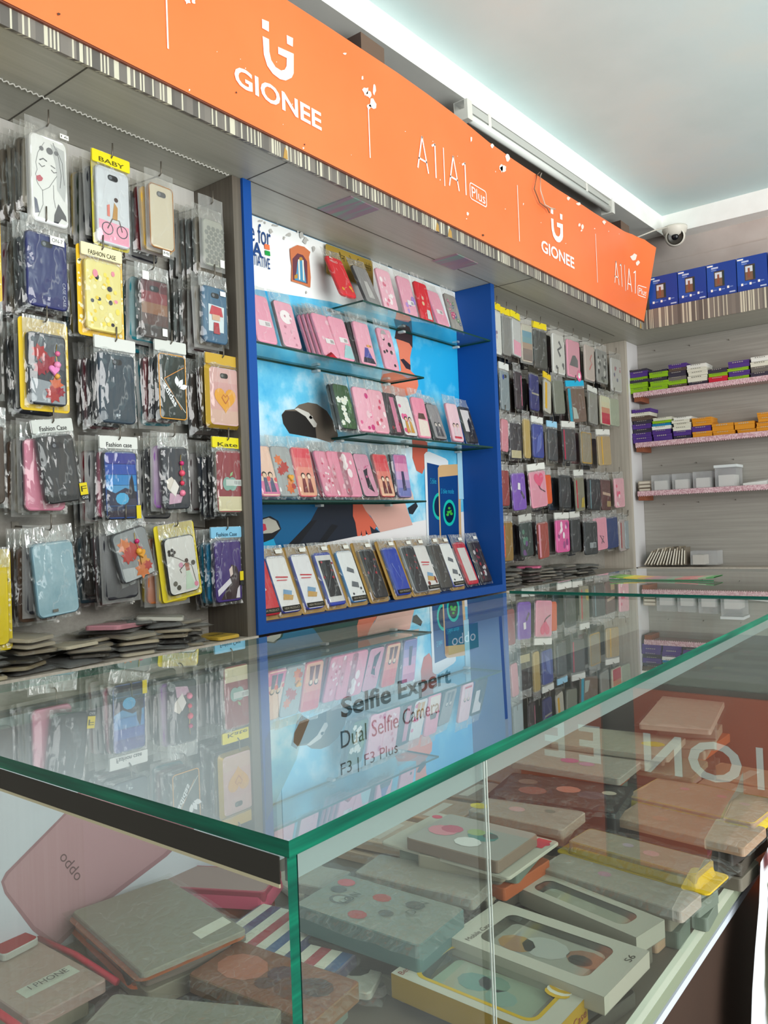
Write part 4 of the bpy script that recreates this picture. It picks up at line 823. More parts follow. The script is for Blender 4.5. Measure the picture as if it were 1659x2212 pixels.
hang('black case with white petals and pink flower charm, fourth row', 'white petal charm case', (348, 404, 966, 1100), -2, ('petal', '#2a2c31', both(poly_at('#d9cfc4', [(-.4, .46), (-.2, .52), (-.05, .44), (0, .3), (-.2, .24), (-.38, .34)]), poly_at('#c9a3b8', [(-.36, .08), (.1, .1), (.2, .22), (-.3, .26)]), poly_at('#e6e0da', [(-.3, .3), (-.1, .48), (.06, .36), (-.1, .2)])), '#3a3d43', False), 'crinkle', [('#8a5a9a', 'purple pink'), ('#24242a', 'black'), ('#1f2026', 'black'), ('#24242a', 'black')], extra=ex(chm('#c22f6a', '#e0526a', '#d8405a', '#e87f9a', x=.014, z=.13)))
hang('dark red and cream case with grey-green apple print', 'apple print case', (462, 518, 973, 1108), 0, ('apple', '#6e6a60', both(poly_at('#8c3f44', [(-.44, .26), (.44, .26), (.44, .97), (-.44, .97)]), poly_at('#d3c9a6', [(-.44, .03), (.44, .03), (.44, .26), (-.44, .26)]), apple, label_bar(.16, .43, .62, .1, '#c3c9c4')), '#8c3f44', False), 'crinkle', [('#1f2026', 'black'), ('#24242a', 'black'), ('#27303f', 'navy'), ('#3a2b2b', 'dark brown')], extra=ex(hd('#d8c81e', 'Kate', '#3c3a1c')))
hang('large pale blue leather-look case at the bottom left of the rack', 'pale blue case', (70, 160, 1170, 1330), -5, ('paleblue', M('#5f7f8c', .5), None, mat_noise('pale_blue_leather', 30, (1, 1, 1), [(.3, '#86a9b5'), (.7, '#9fbcc5')], .45, .2), False), 'crinkle', [('#24242a', 'black'), ('#5a4436', 'brown'), ('#4b3a2c', 'brown'), ('#5a4436', 'brown')], extra=ex(lambda o, w, h, t: sticker_part(o, -.01, .012, -t - .003, .012, .006, None, '#6a675f')))
hang('grey case with orange maple leaves, tilted, in the bottom row', 'maple leaf case', (247, 322, 1143, 1252), -15, ('maple', '#4a4d50', both(poly_at('#b9bdbd', [(-.44, .03), (.44, .03), (.44, .18), (-.44, .3)]), maple(('#d07a4a', '#b5473f', '#d99a4a'))), '#8f9394', False), 'crinkle', [('#24242a', 'black'), ('#24242a', 'black'), ('#5b2730', 'dark red'), ('#3d3a38', 'smoke grey'), ('#2c3f48', 'dark teal')], extra=ex(chm('#c22f6a', '#e0a03a', x=.012, z=.105), lambda o, w, h, t: orange_heart(o, t)))
hang('white case with slim girl in a dress and flowers, yellow card', 'dress girl case', (355, 421, 1158, 1282), -7, ('dress', '#26262b', dress, '#dad8d2', False), 'crinkle', [('#cdb52a', 'yellow'), ('#c9713a', 'orange'), ('#cdb52a', 'yellow')], extra=ex(bk('#d6c02c', None, .014)))
hang('purple case with long-haired woman in the bottom row by the niche', 'purple woman case', (459, 517, 1166, 1300), 0, ('purple', '#2f2350', hairwoman, '#432f74', False), 'crinkle', [('#1b6f95', 'bright blue'), ('#187a9a', 'bright blue'), ('#24242a', 'black')], extra=ex(hd('#7fb9d6', 'Fashion Case', '#2c4c60'), stk(.46, .4, .012, .024, None, '#d9c21e', '#4a4410', 'yellow_sticker'), stk(.46, .29, .012, .012, None, '#2c2c2c', '#4a4410', 'black_sticker')))
# column cut by the left edge of the view
for lab, sh, z, c, cn in (('yellow-carded case at the top of the column nearest the left edge', 'yellow edge card', 2.0, '#d9ae22', 'y'), ('yellow-patterned card second down at the left edge of the rack', 'patterned edge card', 1.80, '#dcb838', 'y'), ('dark case in clear bag third down at the left edge', 'dark edge case', 1.595, '#3d3a38', 'd'), ('brown case in clear bag fourth down at the left edge', 'brown edge case', 1.38, '#4b3f36', 'd'), ('yellow card lowest at the left edge of the rack', 'low yellow card', 1.10, '#d9bf22', 'y')):
    me = case_mesh('edge' + c, .09, .16, .009, c); o = pack(lab, (.757, 1.585, z + .105), me, .09, .16, .009, 'clear', 2, (0, 0, 0), True, LG)
    if cn == 'y': shiftz(backing_part(o, .09, .16, c, '#f0e4b0', .0035, .012), o)
    for i in range(2):
        cc, nn = SMOKE[(i * 2 + int(z * 10)) % 6]; pack('%s packet %s behind the %s, left rack' % (nn, ORD[i], sh), (.757 + .008 * i, 1.608 + .024 * i, z + .10), case_mesh('plain' + cc, .086, .15, .009, cc), .086, .15, .009, 'crinkle', i, (0, 0, 0), True, LG)
    HOOKS.append((.757, z + .105, 1.585, sh, 'left'))
# ---- right rack
RG = 'packed phone cases hung on the right rack'
PATS = {}
def rr(short, box, tilt, body, fn=None, front=None, film='crinkle', nb=2, head=None, cam=False, hook=True, hdtext=None):
    r = random.Random(hash_(short)); bs = [SMOKE[r.choice((0, 1, 1, 2, 4, 5, 6, 7, 3))] for _ in range(min(nb, 2))]
    hang(short + ' packet on the right rack', short, box, tilt, ('r' + short, body, fn, front, cam), film, bs, 'right', 1.585, RG, yaw=r.uniform(-6, 8), seed=hash_(short) % 7, extra=ex(hd(head, hdtext)) if head else None, hook=hook, step=.045)
rr('white-and-grey carded case beside the blue edge, top row', (1060, 1080, 672, 765), 0, '#c9c9c4', spots(6, .12, '#8a7a8a', '#b9a8b0'), None, 'clear', 1, '#d9c21e')
rr('grey case between yellow cards, top row', (1082, 1100, 684, 768), 0, '#7d7c78', None, None, 'clear', 2, '#d9c21e')
rr('clear case with pink bottom and yellow header, top row', (1101, 1124, 692, 770), 0, '#b9bab8', poly_at('#d99aac', [(-.44, .03), (.44, .03), (.44, .4), (-.44, .42)]), None, 'clear', 1, '#e0cf20')
rr('blue-to-brown sunset case, top row', (1125, 1145, 702, 782), 0, '#b5aa9c', grad('#5d4638', '#6a4c3c', '#9a7a5c', '#4f8a96', '#3f86a0', '#b9b6a4'), None, 'frost', 2)
rr('dark smoke case with yellow strip, top row', (1153, 1176, 714, 796), 0, '#4a4a46', None, None, 'crinkle', 3, '#d9c21e')
rr('white case with black ink figure, top row', (1191, 1216, 724, 808), 0, '#c9c8c4', both(line_at('#2a2a2e', [(.0, .82), (.2, .7), (-.1, .6), (.1, .45)], .12), spots(3, .09, '#33333a')), None, 'frost', 2)
rr('pink case with black silhouette, top row', (1223, 1248, 737, 815), 0, '#d68aa0', both(spots(2, .2, '#dd5f90'), poly_at('#3a3136', [(-.36, .3), (.3, .28), (.3, .48), (.1, .6), (-.1, .58)]), spots(2, .1, '#e9e4e0')), None, 'frost', 2)
rr('pale case with red scribble, top row', (1260, 1281, 748, 822), 0, '#b9a8a0', line_at('#c25a56', [(-.1, .3), (.2, .5), (0, .6), (.2, .75)], .08), None, 'frost', 2)
rr('silver patterned case, top row', (1286, 1309, 758, 828), 0, '#8d8c88', spots(20, .1, '#5f5f5c', '#b5b4ae', '#454545'), None, 'crinkle', 2)
rr('clear white case with red marks nearest the cream post', (1318, 1338, 776, 846), 0, '#b5b3b0', spots(7, .08, '#a3545c', '#5c5a78'), None, 'frost', 2)
rr('silver case with blue dot, second row', (1077, 1098, 802, 886), 0, '#7f8a90', spots(1, .2, '#22409a'), None, 'crinkle', 2, '#c9cac6', True)
rr('black-and-pink striped case, second row', (1108, 1127, 803, 884), -2, '#3a3038', line_at('#b55a76', [(.3, .1), (.34, .9)], .12), None, 'crinkle', 3)
rr('navy case split by a clear gap, second row', (1140, 1163, 810, 887), 0, '#2c2f6b', line_at('#9a948a', [(-.44, .46), (.44, .46)], .08), None, 'crinkle', 2, '#2a261c')
rr('white-and-yellow strip pack tilted, second row', (1170, 1188, 822, 892), 6, '#b9b4a8', line_at('#d3a32a', [(-.3, .1), (-.3, .9)], .3), None, 'clear', 2, '#d9b822')
rr('grey-green clear case tilted, second row', (1193, 1216, 822, 894), -6, '#74776c', None, None, 'clear', 2)
rr('brown case in teal pack with cyan header, second row', (1228, 1258, 838, 912), -6, '#6d5a50', both(line_at('#1f8fa8', [(-.42, .03), (-.42, .97)], .16), poly_at('#a8b0a8', [(-.3, .1), (0, .1), (-.1, .4), (-.3, .45)])), None, 'crinkle', 3, '#1f9fc4')
rr('plain grey clear case, second row', (1268, 1289, 850, 916), 2, '#8a8983', None, None, 'crinkle', 2, '#c9c9c3')
rr('white-to-red faded case, second row', (1294, 1315, 856, 918), 0, '#b9b39c', grad('#b52f45', '#b8404c', '#c48a70', '#c9c3a4', '#c3c4a8'), None, 'clear', 1)
rr('pale green clear case nearest the post, second row', (1316, 1333, 862, 920), 0, '#9aa08c', None, None, 'clear', 1)
rr('pink case at the blue edge, third row', (1080, 1094, 906, 976), 3, '#c9838f', None, None, 'crinkle', 1)
rr('dark case with cream bottom, third row', (1100, 1121, 914, 992), 0, '#35343a', poly_at('#b0a684', [(-.44, .03), (.44, .03), (.44, .24), (-.44, .24)]), None, 'crinkle', 3, None, True)
rr('cream gold case, third row', (1128, 1143, 905, 990), 0, '#b39a5c', None, None, 'crinkle', 2)
rr('bright blue case, third row', (1148, 1171, 917, 989), 0, '#34448f', poly_at('#5a6ab0', [(-.3, .1), (.2, .3), (.3, .8), (-.1, .6)]), None, 'crinkle', 2, '#cfcfca')
rr('charcoal case with light blue header, third row', (1182, 1201, 926, 995), 0, '#3f4347', None, None, 'crinkle', 3, '#8fbfd9')
rr('dark grey case beside a red edge, third row', (1216, 1239, 926, 996), -2, '#454547', line_at('#a12f48', [(-.45, .05), (-.45, .95)], .1), None, 'crinkle', 3, '#c9c9c3')
rr('gold-edged clear case, third row', (1252, 1275, 934, 1002), 0, '#8f8672', ring('#b9913a', .98, .08), None, 'crinkle', 2)
rr('tan case with gold stripe, third row', (1291, 1314, 942, 1005), -3, '#a48f6c', line_at('#d3a43a', [(-.2, .03), (-.2, .97)], .08), None, 'clear', 2, '#cfcdc6')
rr('dull red case at the blue edge, fourth row', (1080, 1096, 1016, 1093), 0, '#8a3a3c', None, None, 'crinkle', 1)
rr('violet case with white tag print, fourth row', (1105, 1131, 1022, 1102), -4, '#7a52b0', both(line_at('#4a3f5c', [(.1, .5), (.34, .3)], .12), poly_at('#e6e2ea', [(-.14, .56), (.06, .54), (.08, .72), (-.1, .74)])), None, 'crinkle', 2)
rr('pink case with a rose balloon sketch, fourth row', (1145, 1174, 1018, 1096), -6, '#d68fa2', both(heart_at(.05, .76, .3, '#d9567a'), line_at('#5a3f48', [(0, .6), (.1, .5), (.38, .4)], .04)), None, 'crinkle', 2, '#d3d2cc')
rr('orange case behind the balloon case, fourth row', (1170, 1187, 1026, 1089), -3, '#cf5324', spots(1, .1, '#4a1c10'), None, 'clear', 1, None, False, False)
rr('black bumper case in clear box, fourth row', (1205, 1231, 1026, 1098), 0, '#2c3034', ring('#4a5054', .9, .06), None, 'crinkle', 2, None, True)
rr('red-and-gold clear case, fourth row', (1238, 1262, 1030, 1104), -3, '#7d7a68', both(line_at('#b02c3a', [(-.4, .1), (-.4, .9)], .14), poly_at('#b09a3c', [(0, .1), (.4, .1), (.4, .4), (.1, .36)])), None, 'crinkle', 2, '#cfcfc8')
rr('black glossy case, fourth row', (1270, 1292, 1034, 1102), 0, '#26282c', line_at('#5f7f88', [(-.35, .05), (-.35, .95)], .08), None, 'crinkle', 3)
rr('brown wallet case with pale bands, fourth row', (1294, 1318, 1036, 1102), 0, '#5a3a38', both(line_at('#b59a86', [(-.44, .55), (.44, .5)], .1), line_at('#a08a60', [(0, .2), (.44, .2)], .2)), None, 'crinkle', 1)
rr('pink-and-white flowered case nearest the post, fourth row', (1325, 1346, 1033, 1096), -3, '#d9a3ad', both(spots(6, .1, '#d95a7a', '#e9d4d4')), None, 'crinkle', 2)
rr('orange-gold case at the blue edge, bottom row', (1084, 1104, 1126, 1212), 0, '#8a6a34', line_at('#c9582a', [(-.4, .1), (-.4, .9)], .15), None, 'crinkle', 2)
rr('dark green-purple glossy case, bottom row', (1122, 1148, 1128, 1202), -4, '#33403f', spots(6, .14, '#4f7a68', '#6a4a7c'), None, 'crinkle', 3, '#bdbcb6')
rr('brick red case by a pink strip, bottom row', (1158, 1184, 1128, 1206), -3, '#a04a42', line_at('#d68fa0', [(-.42, .05), (-.42, .95)], .18), None, 'crinkle', 2)
rr('bright pink case with white blossoms, bottom row', (1198, 1227, 1123, 1193), 0, '#d65a98', both(spots(8, .12, '#9a3f80', '#e88abb'), spots(5, .09, '#f0dfe8')), None, 'crinkle', 3, '#cfcec8')
rr('plain black case, bottom row', (1231, 1252, 1120, 1192), -2, '#2c3034', None, None, 'crinkle', 2, '#c9c8c2')
rr('dark case with a grey label, bottom row', (1262, 1286, 1126, 1198), 0, '#2e3336', label_bar(.1, .2, .5, .16, '#8f9598'), None, 'crinkle', 3)
rr('pink case with black pen sketch, bottom row', (1282, 1307, 1118, 1188), -3, '#d690a2', line_at('#4a3f4c', [(0, .2), (.2, .4), (-.1, .45), (.2, .2)], .04), None, 'crinkle', 2)
rr('navy blue case over a red one, bottom row', (1307, 1330, 1117, 1184), -3, '#2f3d68', None, None, 'clear', 1)
rr('white-and-red edge case nearest the post, bottom row', (1335, 1349, 1122, 1190), -3, '#a89a98', line_at('#a8434a', [(-.3, .1), (-.2, .9)], .14), None, 'crinkle', 1)
rr('clear blue-grey pouch beside the post, bottom row', (1346, 1362, 1125, 1185), 0, '#8f979c', poly_at('#b9b45a', [(0, .1), (.3, .14), (.2, .3)]), None, 'clear', 0)
# ---- wire hooks
for (x, z, y, sh, side) in HOOKS:
    g = G(); g.tube([(x, 1.7155, z + .014), (x, y + .02, z + .004), (x, y - .006, z + .002), (x, y - .012, z + .006), (x, y - .013, z + .034)], .0017, M('#6d665c', .4, .6), 6)
    g.box(x - .008, x + .008, 1.712, 1.7158, z, z + .024, M('#8f8a80', .4, .5)); o = g.build('display_hook'); tag(o, 'wire hook carrying the ' + sh, 'hook', 'wire hooks on the %s rack' % side)
for k, (px_, py_) in enumerate(((1150, 690), (1182, 700), (1217, 722), (1250, 738), (1062, 648))):
    p = at(px_, py_, 1, 1.575); g = G(); g.tube([(p.x, 1.7155, p.z - .03), (p.x, 1.575, p.z - .036), (p.x, 1.572, p.z - .004)], .0016, M('#6d665c', .4, .6), 5); o = g.build('display_hook'); tag(o, '%s empty wire hook in line above the right rack packets' % ORD[k], 'hook', 'empty hooks above the right rack')
# ---------------------------------------------------------------- packets standing on the niche shelves
NG = 'packed phone cases leaning on the niche shelves'
def stand(short, shelf_z, pxc, pyb, wpx, body, fn=None, front=None, lean=20, roll=0, film='crinkle', h=.150, backs=(), y=1.605, cam=False, extra=None, w=None, lab=None):
    x = at(pxc, pyb, 1, y).x; w = w or .078; me = case_mesh('n' + short, w, h, .009, body, fn, front, cam)
    o = pack(lab or short, (x, y, shelf_z + .010), me, w, h, .009, film, hash_(short) % 5, (math.radians(-lean), math.radians(roll), 0), False, NG)
    if extra: extra(o, w, h, .009)
    for i, (c, cn) in enumerate(backs):
        cc = case_mesh('plain' + c, .078, .150, .009, c)
        pack('%s packet %s behind the %s' % (cn, ORD[i], short), (x - .006 - .004 * i, y + .014 * (i + 1), shelf_z + .010), cc, .078, .150, .009, 'crinkle', i + 1, (math.radians(-lean), math.radians(roll + 1), 0), False, NG)
    return o
PINK = '#e79fb4'
ZBs, ZAs, ZCs, ZDs, Z0 = 1.9395, 1.7365, 1.5205, 1.3105, .985
# highest shelf
stand('red case with white lettering at the left of the highest glass shelf', ZBs, 752, 668, 44, '#c8262f', both(words('HELLO', -.36, .1, .84, .9, '#f3dcd8'), spots(3, .1, '#e0a03c'), poly_at('#e8ddd6', [(-.34, .93), (-.1, .93), (-.3, .98)])), '#d92f38', 24)
stand('clear grey case with black side on the highest glass shelf', ZBs, 806, 678, 40, '#3a3a3e', both(poly_at('#b9b8b6', [(-.2, .15), (.2, .15), (.12, .6), (-.1, .6)])), '#8d8b8b', 24)
stand('pale pink case with white blossom print on the highest glass shelf', ZBs, 844, 694, 36, '#e7aabb', spots(14, .13, '#f3e6e8', '#e9c9d2', '#d9788f'), '#e9b3c2', 14)
stand('pink case with violet flower and label on the highest glass shelf', ZBs, 888, 706, 36, '#dd9db3', both(spots(4, .16, '#9a7ac0', '#b48fd0'), label_bar(.1, .28)), '#e3a2b6', 14)
stand('bright red case with pale doll print on the highest glass shelf', ZBs, 922, 715, 36, '#c7202c', both(spots(2, .14, '#e0c39a', '#d9b0a0'), poly_at('#c9d0d0', [(0, .06), (.36, .06), (.3, .3), (.06, .3)])), '#d42633', 12)
stand('rose pink case with barcode on the highest glass shelf', ZBs, 958, 728, 36, '#e58fb0', label_bar(.0, .34), PINK, 20)
stand('grey flower-patterned case at the right of the highest glass shelf', ZBs, 988, 738, 36, '#8d8a86', fl('#c0567f', '#5f6e8c', '#b86a8a', '#6f8a70'), '#98938e', 14)
# second shelf
stand('plain pink case with barcode at the left of second glass shelf', ZAs, 576, 745, 46, '#e394ad', label_bar(.05, .34, .6), PINK, 16)
stand('pink case with outlined round face panel on second glass shelf', ZAs, 630, 760, 44, '#6b6166', both(lambda g, w, h, y: g.flat(circ(0, .66 * h, .3 * w, 18, .95), y - .0006, M('#f3e9ea', .4)), spots(12, .06, '#c9889c', '#dba9b8')), '#e7a9bb', 16)
stand('pink crown-print case with label on second glass shelf', ZAs, 716, 785, 36, '#e08fa9', both(spots(3, .14, '#e9bfcb', '#d97893'), label_bar(.1, .3)), PINK, 20, 0, 'crinkle', .15, [('#d9839f', 'pink'), ('#e394ad', 'pale pink'), ('#d9839f', 'rose')])
stand('pink case with pale blue corner and label on second glass shelf', ZAs, 748, 795, 36, '#e394ad', both(label_bar(.1, .4), poly_at('#9cc4c9', [(-.2, .04), (.44, .04), (.44, .34), (.1, .36)])), PINK, 18)
stand('pink case with blue-purple dress figure on second glass shelf', ZAs, 796, 805, 36, '#d98fa6', both(poly_at('#4f4c9a', [(-.3, .12), (.3, .12), (.1, .4), (-.1, .4)]), poly_at('#2f2a3c', [(-.4, .04), (.4, .04), (.3, .16), (-.3, .16)]), label_bar(.2, .42, .3, .05, '#e0a05a')), '#e5a3b6', 14, 0, 'crinkle', .15, [('#3a2f34', 'dark'), ('#3a2f34', 'dark')])
stand('pink case with round black spots at the right of second glass shelf', ZAs, 846, 818, 40, '#d98fa6', both(spots(9, .12, '#2c2628', '#2c2628', '#e6b9c4'), poly_at('#a9a3a6', [(-.3, .84), (.1, .86), (0, .95), (-.2, .94)])), '#e19fb4', 14)
# third shelf
stand('green leaf and white flower case on third glass shelf', ZCs, 752, 932, 36, '#23282a', both(spots(16, .11, '#3f6a3a', '#2f5430', '#587f48'), fl('#e3e6dc', '#dfe3d8')), '#34522f', 14, 0, 'crinkle', .15, [('#23282a', 'black')])
stand('pink case with magenta blossom on third glass shelf', ZCs, 792, 932, 32, '#e59ab2', both(spots(7, .14, '#c9377a', '#d95a8c', '#e9c3cc')), '#e8a9bb', 12)
stand('rose case with red petals on third glass shelf', ZCs, 824, 936, 32, '#e090a6', spots(12, .1, '#c94a66', '#eab9c4', '#f0d9dd'), '#e2a3b2', 12)
stand('dark case with narrow pink spine on third glass shelf', ZCs, 856, 941, 26, '#2a262a', both(line_at('#c97a94', [(.1, .06), (.1, .9)], .3), spots(3, .1, '#8a2a34')), '#3a3034', 14)
stand('white case with pink carnation and couple on third glass shelf', ZCs, 886, 947, 34, '#3a3536', both(spots(6, .13, '#e05f92', '#d94a80'), figure('#e3b79a', '#c9923c', '#2c2220')), '#d9d3d2', 16)
stand('pink case with dark cap figure on third glass shelf', ZCs, 916, 950, 34, '#e0849f', both(poly_at('#e6d6cc', [(-.4, .04), (.4, .04), (.4, .42), (-.3, .46)]), poly_at('#5a4038', [(-.3, .46), (.3, .46), (.2, .6), (-.2, .6)])), '#e58aa4', 12)
stand('grey couple-print case with black rim on third glass shelf', ZCs, 951, 955, 30, '#1f1e20', figure('#cfc4bc', '#4a4a52', '#24242a'), '#8d888a', 18, 0, 'crinkle', .14, [('#1f1e20', 'black')])
stand('pale pink couple-print case with red word on third glass shelf', ZCs, 988, 959, 34, '#c9879b', both(figure('#e3c3b4', '#d9c6cc', '#3a2f34'), line_at('#c92f44', [(-.3, .1), (.3, .1)], .1)), '#e6c0cb', 12)
stand('black and white figure case at the right of third glass shelf', ZCs, 1020, 964, 32, '#1c1b1e', both(poly_at('#d4ccce', [(-.44, .3), (.2, .3), (.3, .9), (-.44, .9)]), poly_at('#1c1a20', [(-.1, .1), (.3, .12), (.2, .7), (-.05, .6)])), '#2c292e', 16)
# fourth shelf
stand('pink and peach couple case at the left of lowest glass shelf', ZDs, 583, 1068, 44, '#d97f9c', both(figure('#e7c3a4', '#5a5e7a', '#2f2220', '#d977a0'), spots(4, .1, '#e05a5a')), '#eac4b0', 16)
stand('grey case with orange leaves and charm on lowest glass shelf', ZDs, 622, 1074, 44, '#8b8d8e', maple(('#d9703c', '#b5403c', '#e08a4a')), '#a3a5a5', 14, extra=ex(lambda o, w, h, t: orange_heart(o, t)))
stand('red-to-peach case with long-haired girl print on lowest glass shelf', ZDs, 664, 1076, 42, '#d9606a', both(grad('#e3a98a', '#e6a98e', '#e38f80', '#dd6f70', '#d9505c'), figure('#f0d3bc', '#7a2f34', '#4a2a24')), '#e08f84', 12)
stand('pink floral case with white lace on lowest glass shelf', ZDs, 719, 1078, 42, '#d6708f', spots(22, .09, '#f0d9dd', '#c9506f', '#e9b3c0'), '#de8fa4', 18, 0, 'crinkle', .15, [('#8a2f44', 'dark pink'), ('#26242a', 'black')])
stand('narrow rose case with petals on lowest glass shelf', ZDs, 743, 1078, 34, '#d97890', spots(8, .1, '#eab9c4', '#c9506a'), '#e08ca2', 16)
stand('pink case with faint white cartoon-free spots on lowest glass shelf', ZDs, 764, 1078, 34, '#dd86a0', spots(5, .16, '#f0dfe2'), '#e294ab', 16, lab='pink case with pale round spots on lowest glass shelf')
stand('pink case with black dancing silhouette on lowest glass shelf', ZDs, 800, 1078, 38, '#27232a', both(poly_at('#2b2430', [(-.1, .2), (.26, .1), (.1, .5), (.2, .66), (-.1, .6)]), spots(6, .06, '#c9608c')), '#d493ab', 18, 0, 'crinkle', .15, [('#1f1c20', 'black')])
stand('red and peach girl case second on lowest glass shelf', ZDs, 836, 1077, 38, '#8a2f34', both(grad('#e6b99a', '#e3a488', '#dd7c70', '#d6555a', '#d2444e'), figure('#f0d3bc', '#6a2a30', '#4a2a24')), '#dd7c74', 14)
stand('purple-blue case with standing figure on lowest glass shelf', ZDs, 872, 1077, 36, '#4a3f6a', both(grad('#6f78b8', '#9a8cc4', '#c79ac6', '#d98fb4', '#c06a9c'), poly_at('#33355a', [(-.1, .16), (.14, .16), (.1, .6), (-.06, .6)])), '#a98fc0', 8, 0, 'crinkle', .15, [('#1f1e24', 'black'), ('#d9d7d6', 'white')])
# bottom board: paper-backed packets
KR = M('#b08a4c', .6)
def kraft(short, pxc, pyb, body, fn, front, film='clear', label_txt=True, lean=22, back=True, h=.17, w=.078):
    def exf(o, w_, h_, t):
        if back:
            g = G(); g.slab([(x * 1.0, z) for x, z in rrect(w_ + .022, h_ + .038, .010, -.010)], .0065, .0035, .001, KR); g.build('kraft_backing', o)
        if label_txt:
            g = G(); g.box(-w_ * .45, w_ * .45, -t - .0042, -t - .0034, .004, .018, '#26241f'); textx(g, 'NEW PRODUCT', M('#a89f8c', .5), -w_ * .38, w_ * .38, .008, .014, -t - .0046); g.build('black_label', o)
        g = G(); g.box(w_ * .1, w_ * .42, -t * .3 - .006, -t * .3 - .0055, h_ + .006, h_ + .018, '#e4e0d6'); g.build('size_sticker', o)
    stand(short + ' on blue bottom board', Z0, pxc, pyb, 40, body, fn, front, lean, 0, film, h, (), 1.592, False, exf, w)
pic = both(poly_at('#7fa3c4', [(-.2, .3), (.2, .26), (.3, .36), (-.1, .4)]), poly_at('#c9a060', [(-.26, .22), (.2, .2), (.3, .28), (-.16, .32)]), line_at('#c9404a', [(-.3, .62), (.3, .6)], .05), line_at('#c9404a', [(-.3, .56), (.2, .55)], .03))
pic2 = both(poly_at('#6a6e74', [(-.2, .6), (.2, .54), (.24, .62), (-.1, .68)]), poly_at('#6a6e74', [(-.2, .3), (.2, .26), (.24, .36), (-.1, .4)]), spots(3, .06, '#4a4e54'))
robot = both(spots(8, .06, '#b0303c', '#8a2a34', '#55565c'), line_at('#6d7076', [(-.3, .3), (.3, .7)], .03))
kraft('red case with cut-out top, leftmost', 583, 1352, '#b8202c', both(poly_at('#c9c0b2', [(-.4, .82), (-.1, .86), (-.2, .96), (-.4, .96)]), line_at('#e6d9d0', [(-.1, .4), (.1, .44)], .08)), '#d03a42')
kraft('white picture card framed in navy, second from left', 628, 1340, '#2a2f84', pic, '#e9e6e4')
kraft('white picture card framed in blue, third from left', 680, 1330, '#2f3a9a', pic, '#e6e4e6')
kraft('black robot card case in blue and white frame', 728, 1325, '#2d3a94', both(poly_at('#d9d7d6', [(-.44, .06), (.44, .06), (.44, .94), (-.44, .94)]), poly_at('#2f2f33', [(-.34, .16), (.34, .16), (.34, .84), (-.34, .84)]), lambda g, w, h, y: robot(g, w, h, y - .001)), '#3a49a8', 'crinkle', False)
kraft('white holder-picture card framed in bright blue', 775, 1318, '#2472ae', pic2, '#e6e6e6')
kraft('black robot card case in gold frame', 822, 1308, '#8a6f48', robot, '#2b2b2e', 'crinkle', False)
kraft('plain royal blue case before a kraft bundle', 872, 1295, '#2b3f9c', line_at('#5f74c4', [(-.2, .66), (.1, .3), (.24, .6)], .05), '#3348a8')
kraft('dark card case in silver frame', 910, 1288, '#8f9295', robot, '#3a3b3e', 'crinkle', False)
kraft('white and cherry picture card', 936, 1284, '#b9b4b0', both(pic, spots(3, .12, '#7a3a30')), '#dcd8d6')
kraft('plain dark case edge-on', 964, 1279, '#3b3a38', None, '#4a4846', 'crinkle', False, 20, False)
kraft('white holder card framed in blue near right end', 990, 1276, '#2d3a94', pic2, '#e3e2e0')
kraft('red-rimmed clear case near right end', 1021, 1268, '#b92c3a', poly_at('#d9d2ce', [(-.34, .08), (.34, .08), (.34, .86), (-.34, .86)]), '#c23744', 'crinkle', False, 22, False)
kraft('dark case with red and white pattern, rightmost', 1050, 1262, '#26242a', spots(14, .12, '#c9c2c4', '#9a2f3c', '#7a2430'), '#33282c', 'crinkle', False, 20, False)
for i in range(3): pack('kraft paper bundle sheet %s behind the royal blue case' % ORD[i], (at(860 - 8 * i, 1295, 1, 1.62).x, 1.612 + .012 * i, Z0 + .010), case_mesh('kraftsheet', .082, .165, .006, KR, None, None, False), .082, .165, .006, 'gold', i, (math.radians(-20), 0, 0), False, NG)
# red paper scrap on the second shelf
g = G(); p = at(722, 775, 1, 1.575); r_ = random.Random(2)
g.add([(p.x + dx, 1.575 + dy, 1.7375 + dz) for dx, dy, dz in ((-.03, 0, 0), (.03, .006, 0), (.025, .03, .012), (0, .012, .022), (-.012, .03, .008), (-.004, 0, .014))], ((0, 1, 3, 5), (1, 2, 3), (0, 5, 4), (5, 3, 2, 4)), M('#a81f2c', .6)); tag(g.build('paper_scrap'), 'crumpled dark red scrap on the front of second glass shelf', 'scrap')
# ---------------------------------------------------------------- packets lying in piles below the racks
def flatpack(label, x, y, z, yaw, c, film='crinkle', group=None, w=.085, h=.15, t=.008, fn=None, front=None, tiltx=0, dup=True, name='flat_packet', key=''):
    me = case_mesh('flat' + c + key, w, h, t, c, fn, front, False)
    return pack(label, (x, y, z), me, w, h, t, film, int(abs(x * 97 + z * 1000)) % 5, (math.radians(-90 + tiltx), 0, math.radians(yaw)), False, group, name, cat='packet', dup=dup)
r_ = random.Random(21)
LP = 'packets piled flat below the left rack'
def pile(x, y, n, yaw, where, z0=.9565, cols=None, dup_label=None):
    z = z0
    for i in range(n):
        c = r_.choice(cols or ['#4a443c', '#8d8066', '#a89a80', '#39352f', '#b5a88e', '#857a68', '#2f2c29', '#c2b69e'])
        lab = '%s flat packet in %s' % (['lowest', 'second', 'third', 'fourth', 'fifth', 'sixth', 'seventh', 'eighth'][i] if i < n - 1 or n < 2 else 'topmost', where)
        flatpack(lab, x + r_.uniform(-.008, .008), y + r_.uniform(-.008, .008), z, yaw + r_.uniform(-30, 30), c, r_.choice(['crinkle', 'frost', 'frost']), LP, r_.choice((.08, .09)), r_.choice((.105, .12)), .007, None, None, r_.uniform(-9, 4))
        z += .013
pile(.745, 1.57, 7, -4, 'pile at the left edge below the rack')
pile(.86, 1.565, 6, 6, 'pile below the pale blue case')
pile(.965, 1.568, 4, -8, 'pile before the pink tray, below the rack')
